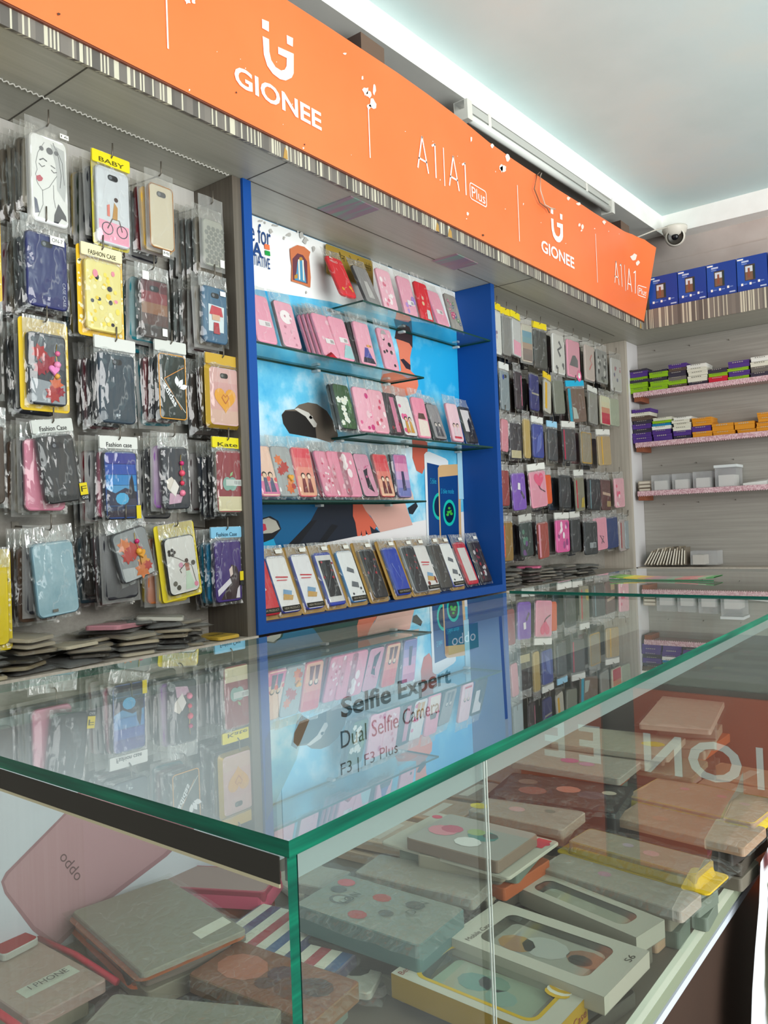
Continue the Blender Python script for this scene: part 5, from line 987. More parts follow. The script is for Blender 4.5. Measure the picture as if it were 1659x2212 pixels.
pile(1.10, 1.565, 4, 5, 'front pile below the maple leaf case')
pile(1.12, 1.60, 6, 12, 'rear pile below the dress girl case', .9565)
pile(1.03, 1.60, 4, 25, 'pile behind the pink tray, below rack')
pile(1.18, 1.575, 5, -28, 'pile between the dress girl pile and side panel')
pile(1.235, 1.57, 3, -10, 'pile left of the yellow flat packet')
pile(1.27, 1.60, 5, 8, 'pile against the wooden side panel below rack')
flatpack('flat rose pink phone case lying on the pile below the rack', 1.015, 1.59, 1.022, -60, '#b97f88', 'clear', LP, .085, .15, .010, None, '#c98f98', -3, False)
flatpack('yellow flat packet with black word at the pile end by niche', 1.365, 1.565, .9575, 4, '#c9a43c', 'clear', LP, .075, .10, .008, words('FANCY', -.35, .35, .4, .55, '#3a3220', .02), None, 0, False)
flatpack('white-edged flat packet on top of the pile near side panel', 1.24, 1.59, 1.02, 50, '#c9c4b9', 'crinkle', LP, .07, .11, .008, None, None, 4, False)
RP = 'packets piled flat below the right rack'; LP = RP
for k, xx in enumerate((2.83, 2.95, 3.07, 3.19, 3.31, 3.43, 3.56, 3.7)):
    pile(xx, 1.575 + .012 * (k % 2), 5 - (k > 5) + (k in (1, 2)), r_.uniform(-25, 25), '%s pile from the blue edge below right rack' % ORD[k], .9565, ['#3a3531', '#4b453f', '#2c2926', '#5f574e', '#6e6459', '#4a3a38', '#7d7468'])
flatpack('flat bright pink packet on the pile below the right rack', 3.1, 1.57, 1.025, 20, '#d9688f', 'crinkle', RP, .08, .10, .008, None, None, 0, False)
# ---------------------------------------------------------------- shelving on the right wall
XS = 4.185
sh = thing('shelving_unit', 'wall shelving with three paper-trimmed shelves on the right wall', 'shelf unit', (4.3, 1.5, 0))
g = G(); g.box(4.325, XR - .001, -.3, 1.555, .957, ZS - .001, LAMPALE); inpar(g, 'back_panel', sh)
g = G(); g.box(XS + .01, XR - .001, -.3, 1.5555, .001, .9565, LAMCREAM); inpar(g, 'base_cabinet', sh)
g = G(); g.box(4.169, 4.345, 1.556, 1.575, .957, ZS - .001, M('#cfcbcb', .5)); inpar(g, 'side_panel', sh)
PINKT = mat_noise('pink_paper_trim', 120, (1, 1, 1), [(.42, '#b98a92'), (.58, '#d9b9be')], .7)
for z in (1.881, 1.614, 1.356):
    g = G(); g.box(XS + .002, 4.3245, -.3, 1.535, z - .018, z, '#b59c98'); b = inpar(g, 'shelf_board', sh)
    def sub(g, nm):
        o = g.build(nm, b); o.location = -Vector(sh.location) - Vector(b.location); return o
    g = G(); yy = -.3; vs = []
    while yy < 1.53:
        g.add([(XS, yy, z + .003), (XS, yy + .011, z + .003), (XS, yy + .011, z - .020), (XS, yy + .0055, z - .026), (XS, yy, z - .020)], ((0, 1, 2, 3, 4),), PINKT); yy += .011
    g.box(XS + .0003, XS + .0015, -.3, 1.535, z - .02, z + .003, PINKT); sub(g, 'paper_trim')
    g = G(); g.box(XS + .004, 4.32, 1.50, 1.534, z - .046, z - .0185, '#8a4f38'); sub(g, 'bracket')
NAIL = G()
for x_, y_ in ((1415, 758), (1490, 747), (1575, 735), (1430, 1006), (1505, 1000), (1585, 993), (1435, 1090), (1510, 1085), (1590, 1080)):
    p = at(x_, y_, 0, 4.324); g = G(); g.tube([(4.3245, p.y, p.z), (4.312, p.y, p.z + .004)], .0016, '#6a625a', 5); inpar(g, 'nail', sh)
def ybox(px0, px1, py, x=XS + .008): return at(px1, py, 0, x).y, at(px0, py, 0, x).y
PUR, GRN, WHT, DRK, ORG = '#51347f', '#8ab31f', '#d9d4c4', '#3c3644', '#d08a26'
CN = {PUR: 'purple', GRN: 'lime green', WHT: 'cream', DRK: 'black', ORG: 'orange', '#c9233a': 'red', '#5b4a40': 'brown', '#1f7fae': 'blue', '#6f6862': 'grey', '#e4e1da': 'white'}
def boxstack(px0, px1, pyb, z, cols, hh, where, grp):
    y0, y1 = ybox(px0, px1, pyb); zz = z + .001; r = random.Random(px0)
    for i, (c, k) in enumerate(cols):
        h = hh * k; dy = r.uniform(-.006, .006); dx = r.uniform(0, .012)
        t = thing('carton', '%s flat carton, %s in %s' % (CN[c], (['lowest'] + ORD[1:])[i] if i < len(cols) - 1 else 'topmost', where), 'box', (4.25, (y0 + y1) / 2, zz), (0, 0, 0), grp)
        g = G(); w2 = (y1 - y0) / 2 - .002
        g.box(XS + .006 + dx - 4.25, 4.312 - 4.25, -w2 + dy, w2 + dy, 0, h * .62, c); g.build('box_body', t)
        g = G(); g.box(XS + .004 + dx - 4.25, 4.313 - 4.25, -w2 - .001 + dy, w2 + .001 + dy, h * .62 + .0003, h - .001, c); lx_ = XS + .004 + dx - 4.25 - .0004
        for q in range(5):
            yq = dy + w2 * .6 - q * w2 * .22; g.quad((lx_, yq, h * .72), (lx_, yq - w2 * .14, h * .72), (lx_, yq - w2 * .14, h * .86), (lx_, yq, h * .86), M('#6a675c' if c in (WHT, '#e4e1da', GRN) else '#a89f92', .5))
        g.build('box_lid', t); zz += h
S1 = 'flat cartons on the top shelf'; S2 = 'flat cartons on the middle shelf'; H = .0235
boxstack(1362, 1401, 847, 1.881, [(GRN, 1.2), (GRN, 1.1), (DRK, .7), (GRN, .6), (PUR, 1.3), (DRK, .5)], H, 'first stack from the corner, top shelf', S1)
boxstack(1402, 1443, 843, 1.881, [(GRN, 1), (GRN, 1.1), (DRK, .8), (GRN, 1.2), (DRK, .5)], H, 'second stack from the corner, top shelf', S1)
boxstack(1444, 1484, 836, 1.881, [('#5b4a40', .8), (GRN, .9), ('#6f6862', .8), (DRK, 1.2), ('#5b4a40', .7), (PUR, .9)], H, 'third stack from the corner, top shelf', S1)
boxstack(1485, 1528, 829, 1.881, [(DRK, .8), (WHT, 1.3), (WHT, .9), (WHT, .8), ('#e4e1da', .8)], H, 'mostly cream stack on the top shelf', S1)
boxstack(1529, 1571, 826, 1.881, [('#c9233a', 1.3), (GRN, .8), (DRK, .9)], H, 'stack with red base on the top shelf', S1)
boxstack(1572, 1619, 818, 1.881, [(GRN, .8), (PUR, 1.1), (GRN, .7), (PUR, 1.4)], H, 'purple-topped green stack on the top shelf', S1)
boxstack(1623, 1668, 811, 1.881, [(DRK, 1), ('#6f6862', 1.2), (WHT, 1.0), ('#e4e1da', 1)], H, 'white-topped stack at the right edge, top shelf', S1)
boxstack(1367, 1408, 953, 1.614, [(PUR, 1.3), (PUR, 1.0), (DRK, .9), (PUR, 1.1), (DRK, .8), ('#5b4a40', 1.0), (WHT, .8), (PUR, .8)], H, 'tall stack in the corner, middle shelf', S2)
boxstack(1410, 1451, 950, 1.614, [(PUR, 1.6), (PUR, 1), ('#e4e1da', .8), ('#1f7fae', .6), (GRN, .6), (WHT, .7)], H, 'stack with blue carton, middle shelf', S2)
boxstack(1453, 1492, 946, 1.614, [(DRK, .8), (PUR, 1.1), (WHT, .9), (WHT, .8), (WHT, .7), ('#e4e1da', .6)], H, 'cream-topped stack, middle shelf', S2)
boxstack(1494, 1537, 943, 1.614, [(ORG, 1.3), (PUR, 1.2), (ORG, .9), (ORG, .9)], H, 'orange stack with purple layer, middle shelf', S2)
boxstack(1538, 1586, 940, 1.614, [(ORG, 1), (ORG, 1.6)], H, 'low orange pair next to the purple layer, middle shelf', S2)
boxstack(1589, 1633, 936, 1.614, [(ORG, .9), (ORG, 1.6)], H, 'second low orange pair, middle shelf', S2)
boxstack(1636, 1680, 932, 1.614, [(ORG, 1.2), (ORG, .8), (ORG, 1), (ORG, 1)], H, 'orange stack at the right edge, middle shelf', S2)
# clear card boxes on the third shelf
ACR = mat_film('frosted_acrylic', (.92, .92, .94, 1), .22, .10, .0, 5, .15)
for i, (a, b, hgt, nm) in enumerate(((1408, 1446, .082, 'first clear card holder from the corner, third shelf'), (1453, 1491, .082, 'second clear card holder from the corner, third shelf'), (1498, 1538, .085, 'third clear card holder from the corner, third shelf'), (1546, 1592, .096, 'tallest clear card holder with lid, third shelf'))):
    y0, y1 = ybox(a, b, 1055); t = thing('card_holder', nm, 'card box', (4.25, (y0 + y1) / 2, 1.3575), (0, 0, 0), 'clear card holders on the third shelf'); w2 = (y1 - y0) / 2
    g = G(); g.box(-.06, .06, -w2, w2, 0, hgt, ACR); g.build('clear_box', t)
    g = G(); g.box(-.052, .05, -w2 * .72, w2 * .72, .003, hgt * .62, '#dedad2'); g.build('card_stack', t)
    if i == 3:
        g = G(); g.box(-.063, .063, -w2 - .004, w2 + .004, hgt + .0005, hgt + .014, '#cfd2d2'); g.build('lid', t)
y0, y1 = ybox(1378, 1406, 1058)
for k in range(3):
    o = G(); o.box(4.2, 4.31, y0, y1, 1.3575 + .019 * k, 1.375 + .019 * k, ('#6d5e4e', '#8f8475', '#a89c8c')[k]); o.box(4.199, 4.2, y0 + .006, y1 - .006, 1.361 + .019 * k, 1.371 + .019 * k, '#cfc6b5'); tag(o.build('carton'), ('lowest', 'middle', 'topmost')[k] + ' brown slip box in the corner of third shelf', 'box', 'brown slip boxes on the third shelf')
y0, y1 = ybox(1604, 1656, 1048)
o = G(); o.hexa([(4.2, y0, 1.3575), (4.3, y0 + .01, 1.3575), (4.2, y1, 1.3575), (4.3, y1 - .01, 1.3575), (4.205, y0, 1.378), (4.3, y0 + .01, 1.392), (4.205, y1, 1.37), (4.3, y1 - .01, 1.38)], M('#d6d6d2', .5)); tag(o.build('paper_stack'), 'low stack of white papers beside the tallest card holder', 'papers')
# leaning sleeves and a clear box on the base
for k in range(14):
    px_ = 1392 + k * 6.6; p = at(px_, 1224, 0, 4.2); th = math.radians(-32 + k * 2.2)
    o = G(); o.box(-.0, .085, -.0035, .0035, 0, .085 + .006 * (k % 3), ('#b9ac98', '#8f8372', '#c9bfae', '#7d7264', '#d3cabb')[k % 5]); o.box(-.0006, 0, -.0026, .0026, .006, .075, '#e3dccd')
    tag(o.build('card_sleeve', None, (4.205, p.y, .968), (-th, 0, 0)), '%s leaning card sleeve from the corner on the base shelf' % ((ORD + ['ninth', 'tenth', 'eleventh', 'twelfth', 'thirteenth', 'fourteenth'])[k]), 'card sleeve', 'card sleeves leaning on the base shelf')
y0, y1 = ybox(1490, 1548, 1222); t = thing('card_holder', 'clear box with cards on the base shelf beside the sleeves', 'card box', (4.26, (y0 + y1) / 2, .968))
g = G(); g.box(-.05, .05, y0 - (y0 + y1) / 2, y1 - (y0 + y1) / 2, 0, .07, ACR); g.build('clear_box', t)
g = G(); g.box(-.046, .04, .0, (y1 - y0) / 2 - .01, .002, .05, '#cfc6b8'); g.build('card_stack', t)
# ---------------------------------------------------------------- blue phone cartons on the right-hand canopy
BX = M('#1d3f93', .35, 0, .2)
ys = [1.365, 1.2205, 1.0845, .9485, .8135, .6785]
for i in range(5):
    y1, y0 = ys[i], ys[i + 1]; yc = (y0 + y1) / 2; w2 = (y1 - y0) / 2 - .002
    t = thing('phone_carton', ('blue phone carton nearest the orange sign, above the shelves', 'second blue phone carton from the orange sign', 'third blue phone carton from the orange sign', 'fourth blue phone carton from the orange sign', 'blue phone carton cut by the right edge of view')[i], 'box', (XF + .005, yc, 2.2555), (0, 0, 0), 'blue phone cartons on the canopy')
    g = G(); g.box(0, .10, -w2, w2, 0, .160, BX); g.quad((-.0003, w2, .03), (-.0003, w2 * .1, .03), (-.0003, w2 * .5, .159), (-.0003, w2, .159), M('#2450a8', .35, 0, .2)); g.build('box_body', t)
    def F(u0, u1, v0, v1, c, d=.0006): return (( -d, w2 * (1 - 2 * u0), v0 * .16), (-d, w2 * (1 - 2 * u1), v0 * .16), (-d, w2 * (1 - 2 * u1), v1 * .16), (-d, w2 * (1 - 2 * u0), v1 * .16), c)
    g = G(); g.quad(*F(.25, .6, .30, .76, M('#4a4038', .3))); g.quad(*F(.28, .52, .32, .72, M('#7d5f4c', .3), .0009)); g.quad(*F(.28, .52, .55, .72, M('#cfd6dd', .3), .0011)); g.quad(*F(.36, .43, .38, .66, M('#8d5340', .3), .0013)); g.quad(*F(.54, .6, .33, .72, M('#2b3c3a', .3), .0009)); g.build('phone_picture', t)
    g = G(); g.quad(*F(.02, .22, .92, .96, WHITE)); g.quad(*F(.16, .40, .84, .89, M('#b9c6e2', .4))); g.quad(*F(.16, .34, .79, .81, M('#8fa3d0', .4)))
    for u, v in ((.12, .17), (.4, .17), (.68, .2)): g.quad(*F(u, u + .07, v, v + .07, WHITE)); g.quad(*F(u + .09, u + .2, v + .02, v + .05, M('#6f86c0', .4)))
    g.quad(*F(.75, .95, .06, .1, M('#b9c6e2', .4))); g.build('printed_marks', t)
# ---------------------------------------------------------------- camera dome
p = at(1458, 508, 2, 2.66); CW = M('#e3ddd0', .35)
cv = thing('security_camera', 'white dome security camera under the slab corner above cartons', 'camera', (p.x, p.y, 2.699)); d = (Vector((0.3, 0, 1.5)) - Vector((p.x, p.y, 2.64))).normalized()
g = G(); g.lathe([(0, 0), (.062, 0), (.062, -.012), (.058, -.018), (.055, -.03), (.03, -.05), (0, -.055)], CW, 24); g.build('base', cv)
q = d.to_track_quat('Z', 'Y').to_matrix().to_4x4(); q.translation = Vector((0, 0, -.048))
g = G(); g.lathe([(0, -.046), (.028, -.04), (.046, -.015), (.05, .005), (.048, .022), (.044, .034), (.040, .036)], CW, 24, q); ey = g.build('eyeball', cv)
g = G(); g.lathe([(.040, .036), (.038, .030), (.030, .026), (0, .025)], M('#3a3630', .25), 20, q); g.lathe([(.016, .0262), (.016, .031), (.011, .034), (0, .034)], M('#15151a', .08), 14, q); o = g.build('lens', ey)
g = G(); a = Vector(cv.location); g.tube([a + Vector((-.045, .01, -.005)), a + Vector((-.12, .06, -.03)), a + Vector((-.25, .12, -.09)), (3.97, 1.42, 2.56)], .004, '#cfc8bc', 6); tag(g.build('cable'), 'white cable from the dome camera down behind the orange sign', 'cable')
# ---------------------------------------------------------------- tube light above the sign
p0 = at(998, 240, 1, 1.405); p1 = at(1318, 451, 1, 1.405); tl = thing('tube_light', 'unlit tube light batten hung between sign top and slab', 'lamp', p0)
dv = p1 - p0; L = dv.length; rx = dv.to_track_quat('X', 'Z').to_euler(); tl.rotation_euler = rx
g = G(); g.box(0, L, -.010, .030, .008, .036, '#b9bab4'); g.build('batten', tl)
g = G(); g.tube([(.03, -.004, -.012), (L - .03, -.004, -.012)], .0145, M('#d9dbd6', .15), 14); g.build('tube', tl)
for xx in (0, L - .032):
    g = G(); g.box(xx, xx + .032, -.022, .032, -.030, .037, '#d6d4cc'); g.build('end_cap', tl)
for xx in (.16, L - .3):
    g = G(); g.box(xx, xx + .02, -.012, -.0105, -.002, .045, '#dcd9d2'); g.build('clip', tl)
# loose wires hanging over the sign
w0 = [at(x, y, 1, yy) for x, y, yy in ((1166, 372, 1.40), (1160, 378, 1.378), (1154, 408, 1.372), (1166, 438, 1.372), (1182, 450, 1.372), (1187, 460, 1.372))]
w1 = [at(x, y, 1, yy) for x, y, yy in ((1170, 374, 1.40), (1167, 380, 1.378), (1168, 412, 1.372), (1177, 442, 1.372), (1189, 449, 1.372), (1199, 452, 1.372))]
g = G(); g.tube(w0, .0022, '#7d5c48', 6); tag(g.build('cable'), 'brown bare-ended wire looped over the orange sign edge', 'cable', 'loose wires over the sign')
g = G(); g.tube(w1, .0022, '#cfc2b2', 6); tag(g.build('cable'), 'pale bare-ended wire looped over the orange sign edge', 'cable', 'loose wires over the sign')
for (x, y, lab) in ((797, 113, 'dark brown wood block wedged above the left half of sign'), (1344, 497, 'brown wood block above the sign near the camera')):
    p = at(x, y, 1, 1.43); g = G(); g.box(-.055, .055, 0, .22, -.035, .03, M('#6a5648', .6), None, '#5a4638', '#4a3a34'); tag(g.build('wood_block', None, (p.x, 1.415, p.z)), lab, 'wood block', 'wood blocks above the sign')
BEFORE = set(bpy.data.objects)
# ---------------------------------------------------------------- flat pouch on the far counter
a = at(1320, 1250, 2, .962); b = at(1545, 1252, 2, .962)
fp = thing('plastic_folder', 'flat green and yellow printed plastic folder on the far counter', 'folder', ((a.x + b.x) / 2, (a.y + b.y) / 2, .957)); u = Vector((b.x - a.x, b.y - a.y, 0)); L = u.length; fp.rotation_euler = (0, 0, math.atan2(u.y, u.x))
g = G(); n = 14; vs = []
for i in range(n + 1):
    x = -L / 2 + L * i / n; zc_ = .004 + .008 * (2 * i / n - 1) ** 2
    vs += [(x, -.02, zc_), (x, .12, zc_), (x, .12, zc_ + .004), (x, -.02, zc_ + .004)]
cs = ['#4f8a3a', '#7fae4a', '#d3c23c', '#d9b83a', '#c9a06a', '#b98a8a', '#a8888c', '#9a8f8a', '#8fa08a', '#b9807a', '#c97a78', '#c9908a', '#9ab08c', '#4f9a5a']
for i in range(n):
    o_ = i * 4; g.add(vs[o_:o_ + 8], ((0, 1, 5, 4), (3, 7, 6, 2), (0, 4, 7, 3), (1, 2, 6, 5)), M(cs[i], .3))
g.build('folder_body', fp)
g = G(); g.box(-L / 2, L / 2, -.0215, -.0205, .0005, .0045, M('#2f7a52', .3)); g.build('green_edge', fp)
# ---------------------------------------------------------------- goods inside the counter
IG = 'packed goods inside the glass counter'
def quadbox(px4, z):
    P = [at(x, y, 2, z) for x, y in px4]; c = (P[0] + P[1] + P[2] + P[3]) / 4; e = (P[1] - P[0]) + (P[2] - P[3]); yaw = math.atan2(e.y, e.x); w = ((P[1] - P[0]).length + (P[2] - P[3]).length) / 2; l = ((P[2] - P[1]).length + (P[3] - P[0]).length) / 2
    return c, yaw, w, l
def lay(label, px4, z, t, cat='phone case', name='phone_case_packet'):
    c, yaw, w, l = quadbox(px4, z); o = thing(name, label, cat, (c.x, c.y, z - t), (0, 0, yaw), IG)
    gap = z - t - ZB - .001; n = int(gap / .026); r = random.Random(int(c.x * 1000)); base = label if len(label.split()) < 12 else ' '.join(label.split()[:11])
    for k in range(n):
        th = gap / n; q = thing('long_pouch', '%s plain pouch under the %s' % ((['lowest'] + ORD[1:])[k], base), 'pouch', (c.x + r.uniform(-.01, .01), c.y + r.uniform(-.01, .01), ZB + .001 + th * k), (0, 0, yaw + r.uniform(-.2, .2)), IG)
        g = G(); slabz(g, w * .82, l * .84, 0, th - .002, r.choice(['#6f685c', '#857c6c', '#7d6f66', '#4a443c', '#8f8674', '#a8552f', '#6a7468', '#3a3632']), .008, .0018); g.build('phone_case', q)
    return o, w, l
def slabz(g, w, l, z0, z1, mt, r=.006, bev=.0012, front=None, cx=0, cy=0):   # rounded plate lying flat, top at z1
    h_ = G(); h_.slab(rrect(w, l, min(r, w * .3)), 0, -(z1 - z0), bev, M('#000000'), None, None)
    mt = M(mt) if isinstance(mt, str) else mt; front = (M(front) if isinstance(front, str) else front) or mt
    for f in h_.f:
        pts = [(h_.v[i][0] + cx, h_.v[i][2] - l / 2 + cy, z0 - h_.v[i][1]) for i in f]; g.add(pts, (tuple(range(len(pts))),), front if len(f) > 6 and all(abs(p[2] - z1) < 1e-6 for p in pts) else mt)
def ft(g, pts, z, mt): # polygon on top, counter-clockwise from above
    a = sum(pts[i][0] * pts[(i + 1) % len(pts)][1] - pts[(i + 1) % len(pts)][0] * pts[i][1] for i in range(len(pts)))
    g.add([(x, y, z) for x, y in (pts if a > 0 else pts[::-1])], (tuple(range(len(pts))),), M(mt, .4) if isinstance(mt, str) else mt)
def rr2(w, l, r, cx=0, cy=0): return [(x + cx, z - l / 2 + cy) for x, z in rrect(w, l, r)]
BAGS = {}
def bagtop(o, w, l, z, film, ext=.014, name='clear_bag', seed=0):
    r = random.Random(seed + 5); g = G(); nx, ny = 8, 10; vs = []
    for j in range(ny + 1):
        for i in range(nx + 1):
            u, v = i / nx, j / ny; e = min(u, 1 - u, v, 1 - v); zz = z + .003 + r.uniform(-.0014, .005) if e > .01 else max(z * .5, z - .012) + r.uniform(0, .006)
            vs.append(((u - .5) * (w + 2 * ext), (v - .5) * (l + 2 * ext), zz))
    g.add(vs, [(j * (nx + 1) + i, j * (nx + 1) + i + 1, (j + 1) * (nx + 1) + i + 1, (j + 1) * (nx + 1) + i) for j in range(ny) for i in range(nx)], FILM[film], True); return g.build(name, o)
WINDOW = mat_glass('box_window_film', (.9, .92, .9, 1), .05, .12, 1.2)
def dk2(h): return '#%02x%02x%02x' % tuple(int(int(h[i:i + 2], 16) * .88) for i in (1, 3, 5))
def window_box(label, px4, z, t, top, side, win=(.62, .72), inner='#b9b5a0', prints=(), edge=None, texts=(), woff=(0, 0)):
    o, w, l = lay(label, px4, z, t, 'box', 'window_box'); g = G()
    ww, wl = w * win[0], l * win[1]; cx, cy = woff[0] * w, woff[1] * l; m = M(dk2(side), .5); mt = M(dk2(top), .45)
    for x0, x1, y0, y1, n in ((-w / 2, w / 2, -l / 2, -l / 2 + .002, 0), (-w / 2, w / 2, l / 2 - .002, l / 2, 0), (-w / 2, -w / 2 + .002, -l / 2 + .002, l / 2 - .002, 0), (w / 2 - .002, w / 2, -l / 2 + .002, l / 2 - .002, 0)): g.box(x0, x1, y0, y1, 0, t - .0005, m)
    g.box(-w / 2, w / 2, -l / 2, l / 2, 0, .001, m)
    O = rr2(w, l, .0005); I = rr2(ww, wl, .018, cx, cy); n = len(O)
    for k in range(n): ft(g, [O[k], O[(k + 1) % n], I[(k + 1) % n], I[k]], t, mt)
    g.build('box_body', o)
    if edge:
        g = G(); E_ = rr2(ww + .014, wl + .014, .022, cx, cy)
        for k in range(n): ft(g, [E_[k], E_[(k + 1) % n], I[(k + 1) % n], I[k]], t + .0004, edge)
        g.build('window_border', o)
    g = G(); ft(g, I, t - .0008, WINDOW); g.build('window', o)
    g = G(); slabz(g, ww * .86, wl * .88, .002, t * .7, '#a59f8c', .014, .003, inner, cx, cy)
    for c, x, y, s in prints: ft(g, [(x * w + s * w * math.cos(q * PI / 5), y * l + s * w * math.sin(q * PI / 5) * 1.3) for q in range(10)], t * .7 + .0005, c)
    g.build('phone_case', o)
    g = G()
    for body, c, x, y, sx, sy, rot in texts:
        u = Vector((sx * w, 0, 0)) if not rot else Vector((0, sx * l, 0)); v = Vector((0, sy * l, 0)) if not rot else Vector((-sy * w, 0, 0)); text(g, body, M(c, .5), (x * w, y * l, t + .0006), u, v)
    if texts: g.build('printed_text', o)
    return o, w, l, t
window_box('white window box marked S6 with brown case inside, near counter front', [(960, 2025), (1080, 1945), (1400, 2055), (1310, 2150)], .468, .030, '#d9d2c2', '#cfc6b4', (.66, .70), '#b7b2a6', (('#c08a4a', -.1, .16, .16), ('#d2cfc9', .0, .0, .2), ('#a86a4a', .05, -.24, .16), ('#c9a38a', 0, -.22, .1)), None, (('Mobile Case', '#5a5248', -.44, .36, .42, .035, False), ('S6', '#4a443a', .18, -.47, .14, .04, False)))
o, w, l, t = window_box('yellow-bordered window box with red fancy lettering at counter front', [(832, 2118), (940, 2030), (1300, 2120), (1192, 2222)], .452, .042, '#d6cfbe', '#b98f1e', (.70, .74), '#a8b49a', (('#5a9a90', 0, .1, .16), ('#7fa38c', .08, .0, .14), ('#8fb0a0', -.1, -.1, .14)), '#c9a21f', (('Best Case', '#8a3a2c', -.46, .43, .4, .04, False),))
g = G()
for k in range(6): ft(g, [(w * (.20 + .05 * k) + .014 * math.cos(q * PI / 6), -l * .36 + .022 * math.sin(q * PI / 6)) for q in range(12)], t + .0008 + k * .0002, '#d6a92a' if k % 2 == 0 else '#e3dccb')
g.build('flower_print', o)
g = G(); textx(g, 'Best Case', M('#8a3a2c', .5), -.3 * w, .3 * w, .012, .026, -l / 2 - .0006); g.build('side_lettering', o)
window_box('plain white window box behind the box marked S6', [(1081, 1928), (1141, 1895), (1458, 1969), (1393, 2003)], .468, .034, '#cdc6b6', '#bfb7a6', (.6, .74), '#b3b09c', (('#bdb9a6', 0, 0, .2),))
def dk(h, f=.84):
    h = h.lstrip('#'); return '#%02x%02x%02x' % tuple(int(int(h[i:i + 2], 16) * f) for i in (0, 2, 4))
def casepack(label, px4, z, t, body, front=None, film='clear', prints=(), edge=None, texts=(), ext=.014, inset=.0, name='phone_case_packet', cat='phone case', card=None, lines=(), seed=0):
    o, w, l = lay(label, px4, z, t, cat, name); body = dk(body); front = dk(front) if front else None; ext = ext * 1.5; film = 'goods' if film else film
    if card:
        g = G(); slabz(g, w, l, 0, .003, card, .012, .0008); g.build('backing_card', o); w2, l2 = w * .86, l * .84
    else: w2, l2 = w, l
    z0 = .0032 if card else 0
    g = G(); slabz(g, w2, l2, z0, t, body, .009, .0018, front or body)
    for i, (c, x, y, s) in enumerate(prints): ft(g, [(x * w2 + s * w2 * math.cos(q * PI / 5), y * l2 + s * w2 * math.sin(q * PI / 5) * 1.3) for q in range(10)], t + .0004 + i * .00008, c)
    for i, (c, p) in enumerate(lines): ft(g, [(x * w2, y * l2) for x, y in p], t + .0003 + i * .00003, c)
    g.build('phone_case', o)
    if edge:
        g = G(); O = rr2(w2 + .012, l2 + .012, .02); I = rr2(w2 - .006, l2 - .006, .014)
        for k in range(len(O)):
            j = (k + 1) % len(O); g.add([(O[k][0], O[k][1], .001), (O[j][0], O[j][1], .001), (I[j][0], I[j][1], t + .001), (I[k][0], I[k][1], t + .001)], ((0, 1, 2, 3),), M(edge, .3))
        g.build('coloured_rim', o)
    if texts:
        g = G()
        for bd, c, x, y, sx, sy in texts: text(g, bd, M(c, .5), (x * w, y * l, t + .0046 + (.0 if film else -.004)), (sx * w, 0, 0), (0, sy * l, 0))
        g.build('printed_text', o)
    if film: bagtop(o, w, l, t, film, ext, 'clear_bag', seed)
    return o, w, l
casepack('flat clear-lidded white case pack behind the plain window box', [(1150, 1885), (1200, 1848), (1529, 1924), (1480, 1956)], .478, .022, '#b3a99a', '#c3b8ab', 'clear', (('#b9889a', .1, .1, .12),), None, (), .012)
casepack('yellow-ended clear packet pointing left in the counter', [(1196, 1812), (1252, 1784), (1577, 1857), (1532, 1905)], .500, .030, '#b39a5a', '#bfae98', 'clear', (('#c99a9a', .0, -.1, .14), ('#b39aa8', .1, .1, .1)), '#b89a1e', (), .016, card='#c9a81f')
casepack('wide pale orange packet with yellow edge at the counter right', [(1372, 1704), (1435, 1681), (1680, 1725), (1611, 1800)], .505, .026, '#c9a184', '#cfa88c', 'clear', (('#c9808a', .2, .2, .05), ('#c9808a', .2, -.1, .05), ('#c48a90', .1, -.3, .05)), '#c9ae2a', (), .012)
casepack('pale peach packet in front of the wide orange one', [(1345, 1752), (1400, 1726), (1640, 1790), (1590, 1850)], .495, .02, '#c4a084', '#cba78d', 'clear', (('#b98a72', -.1, .2, .1),), None, (), .012)
casepack('black glossy wallet case with red and pale prints in counter', [(1079, 1704), (1110, 1664), (1368, 1705), (1301, 1775)], .520, .050, '#1c1e21', '#231f1f', 'clear', (('#8a4a40', -.1, .2, .14), ('#c0705f', .1, -.05, .12), ('#2c3a4a', .0, -.25, .14), ('#c9b9a6', .15, -.36, .07), ('#6a564c', .2, .3, .1)), None, (), .008)
casepack('pink-topped pale case packet lying over the black wallet case', [(1110, 1640), (1160, 1612), (1385, 1645), (1330, 1688)], .545, .018, '#b5a99a', '#c4b4a6', 'clear', (('#c9608f', .0, .05, .12), ('#c48aa8', -.05, -.12, .1)), None, (), .01)
casepack('yellow-tabbed clear pouch at the rear of the counter goods', [(1140, 1615), (1200, 1578), (1440, 1612), (1395, 1655)], .540, .018, '#a89c84', '#b9ab92', 'crinkle', (('#c9a81f', .1, -.42, .14),), None, (), .014)
casepack('pale long pouch with yellow crest near the mirror lettering', [(1200, 1600), (1250, 1560), (1475, 1602), (1430, 1640)], .560, .016, '#b9ac98', '#c6b9a4', 'crinkle', (('#cdb52a', 0, -.3, .12),), None, (), .012)
casepack('flat greenish pouch under the yellow-tabbed pouch', [(1290, 1640), (1330, 1610), (1520, 1650), (1480, 1690)], .52, .014, '#8f8a6e', '#9a957c', 'clear', (), None, (), .01)
o, w, l = casepack('cream card holding a brown clear-top case in the counter middle', [(826, 1815), (965, 1746), (1188, 1828), (1096, 1900)], .527, .006, '#cfc6b4', '#d3cbba', None, (('#c9405a', .38, .44, .05), ('#c9405a', .36, -.44, .045)), None, (('FASHION CASE', '#8f8675', -.46, -.3, .001 + .5, .05),), .0)
g = G(); ft(g, [(.24 * w, -.46 * l), (.46 * w, -.46 * l), (.46 * w, -.36 * l), (.24 * w, -.36 * l)][0:4], .0068, '#c93a4a'); g.build('red_label', o)
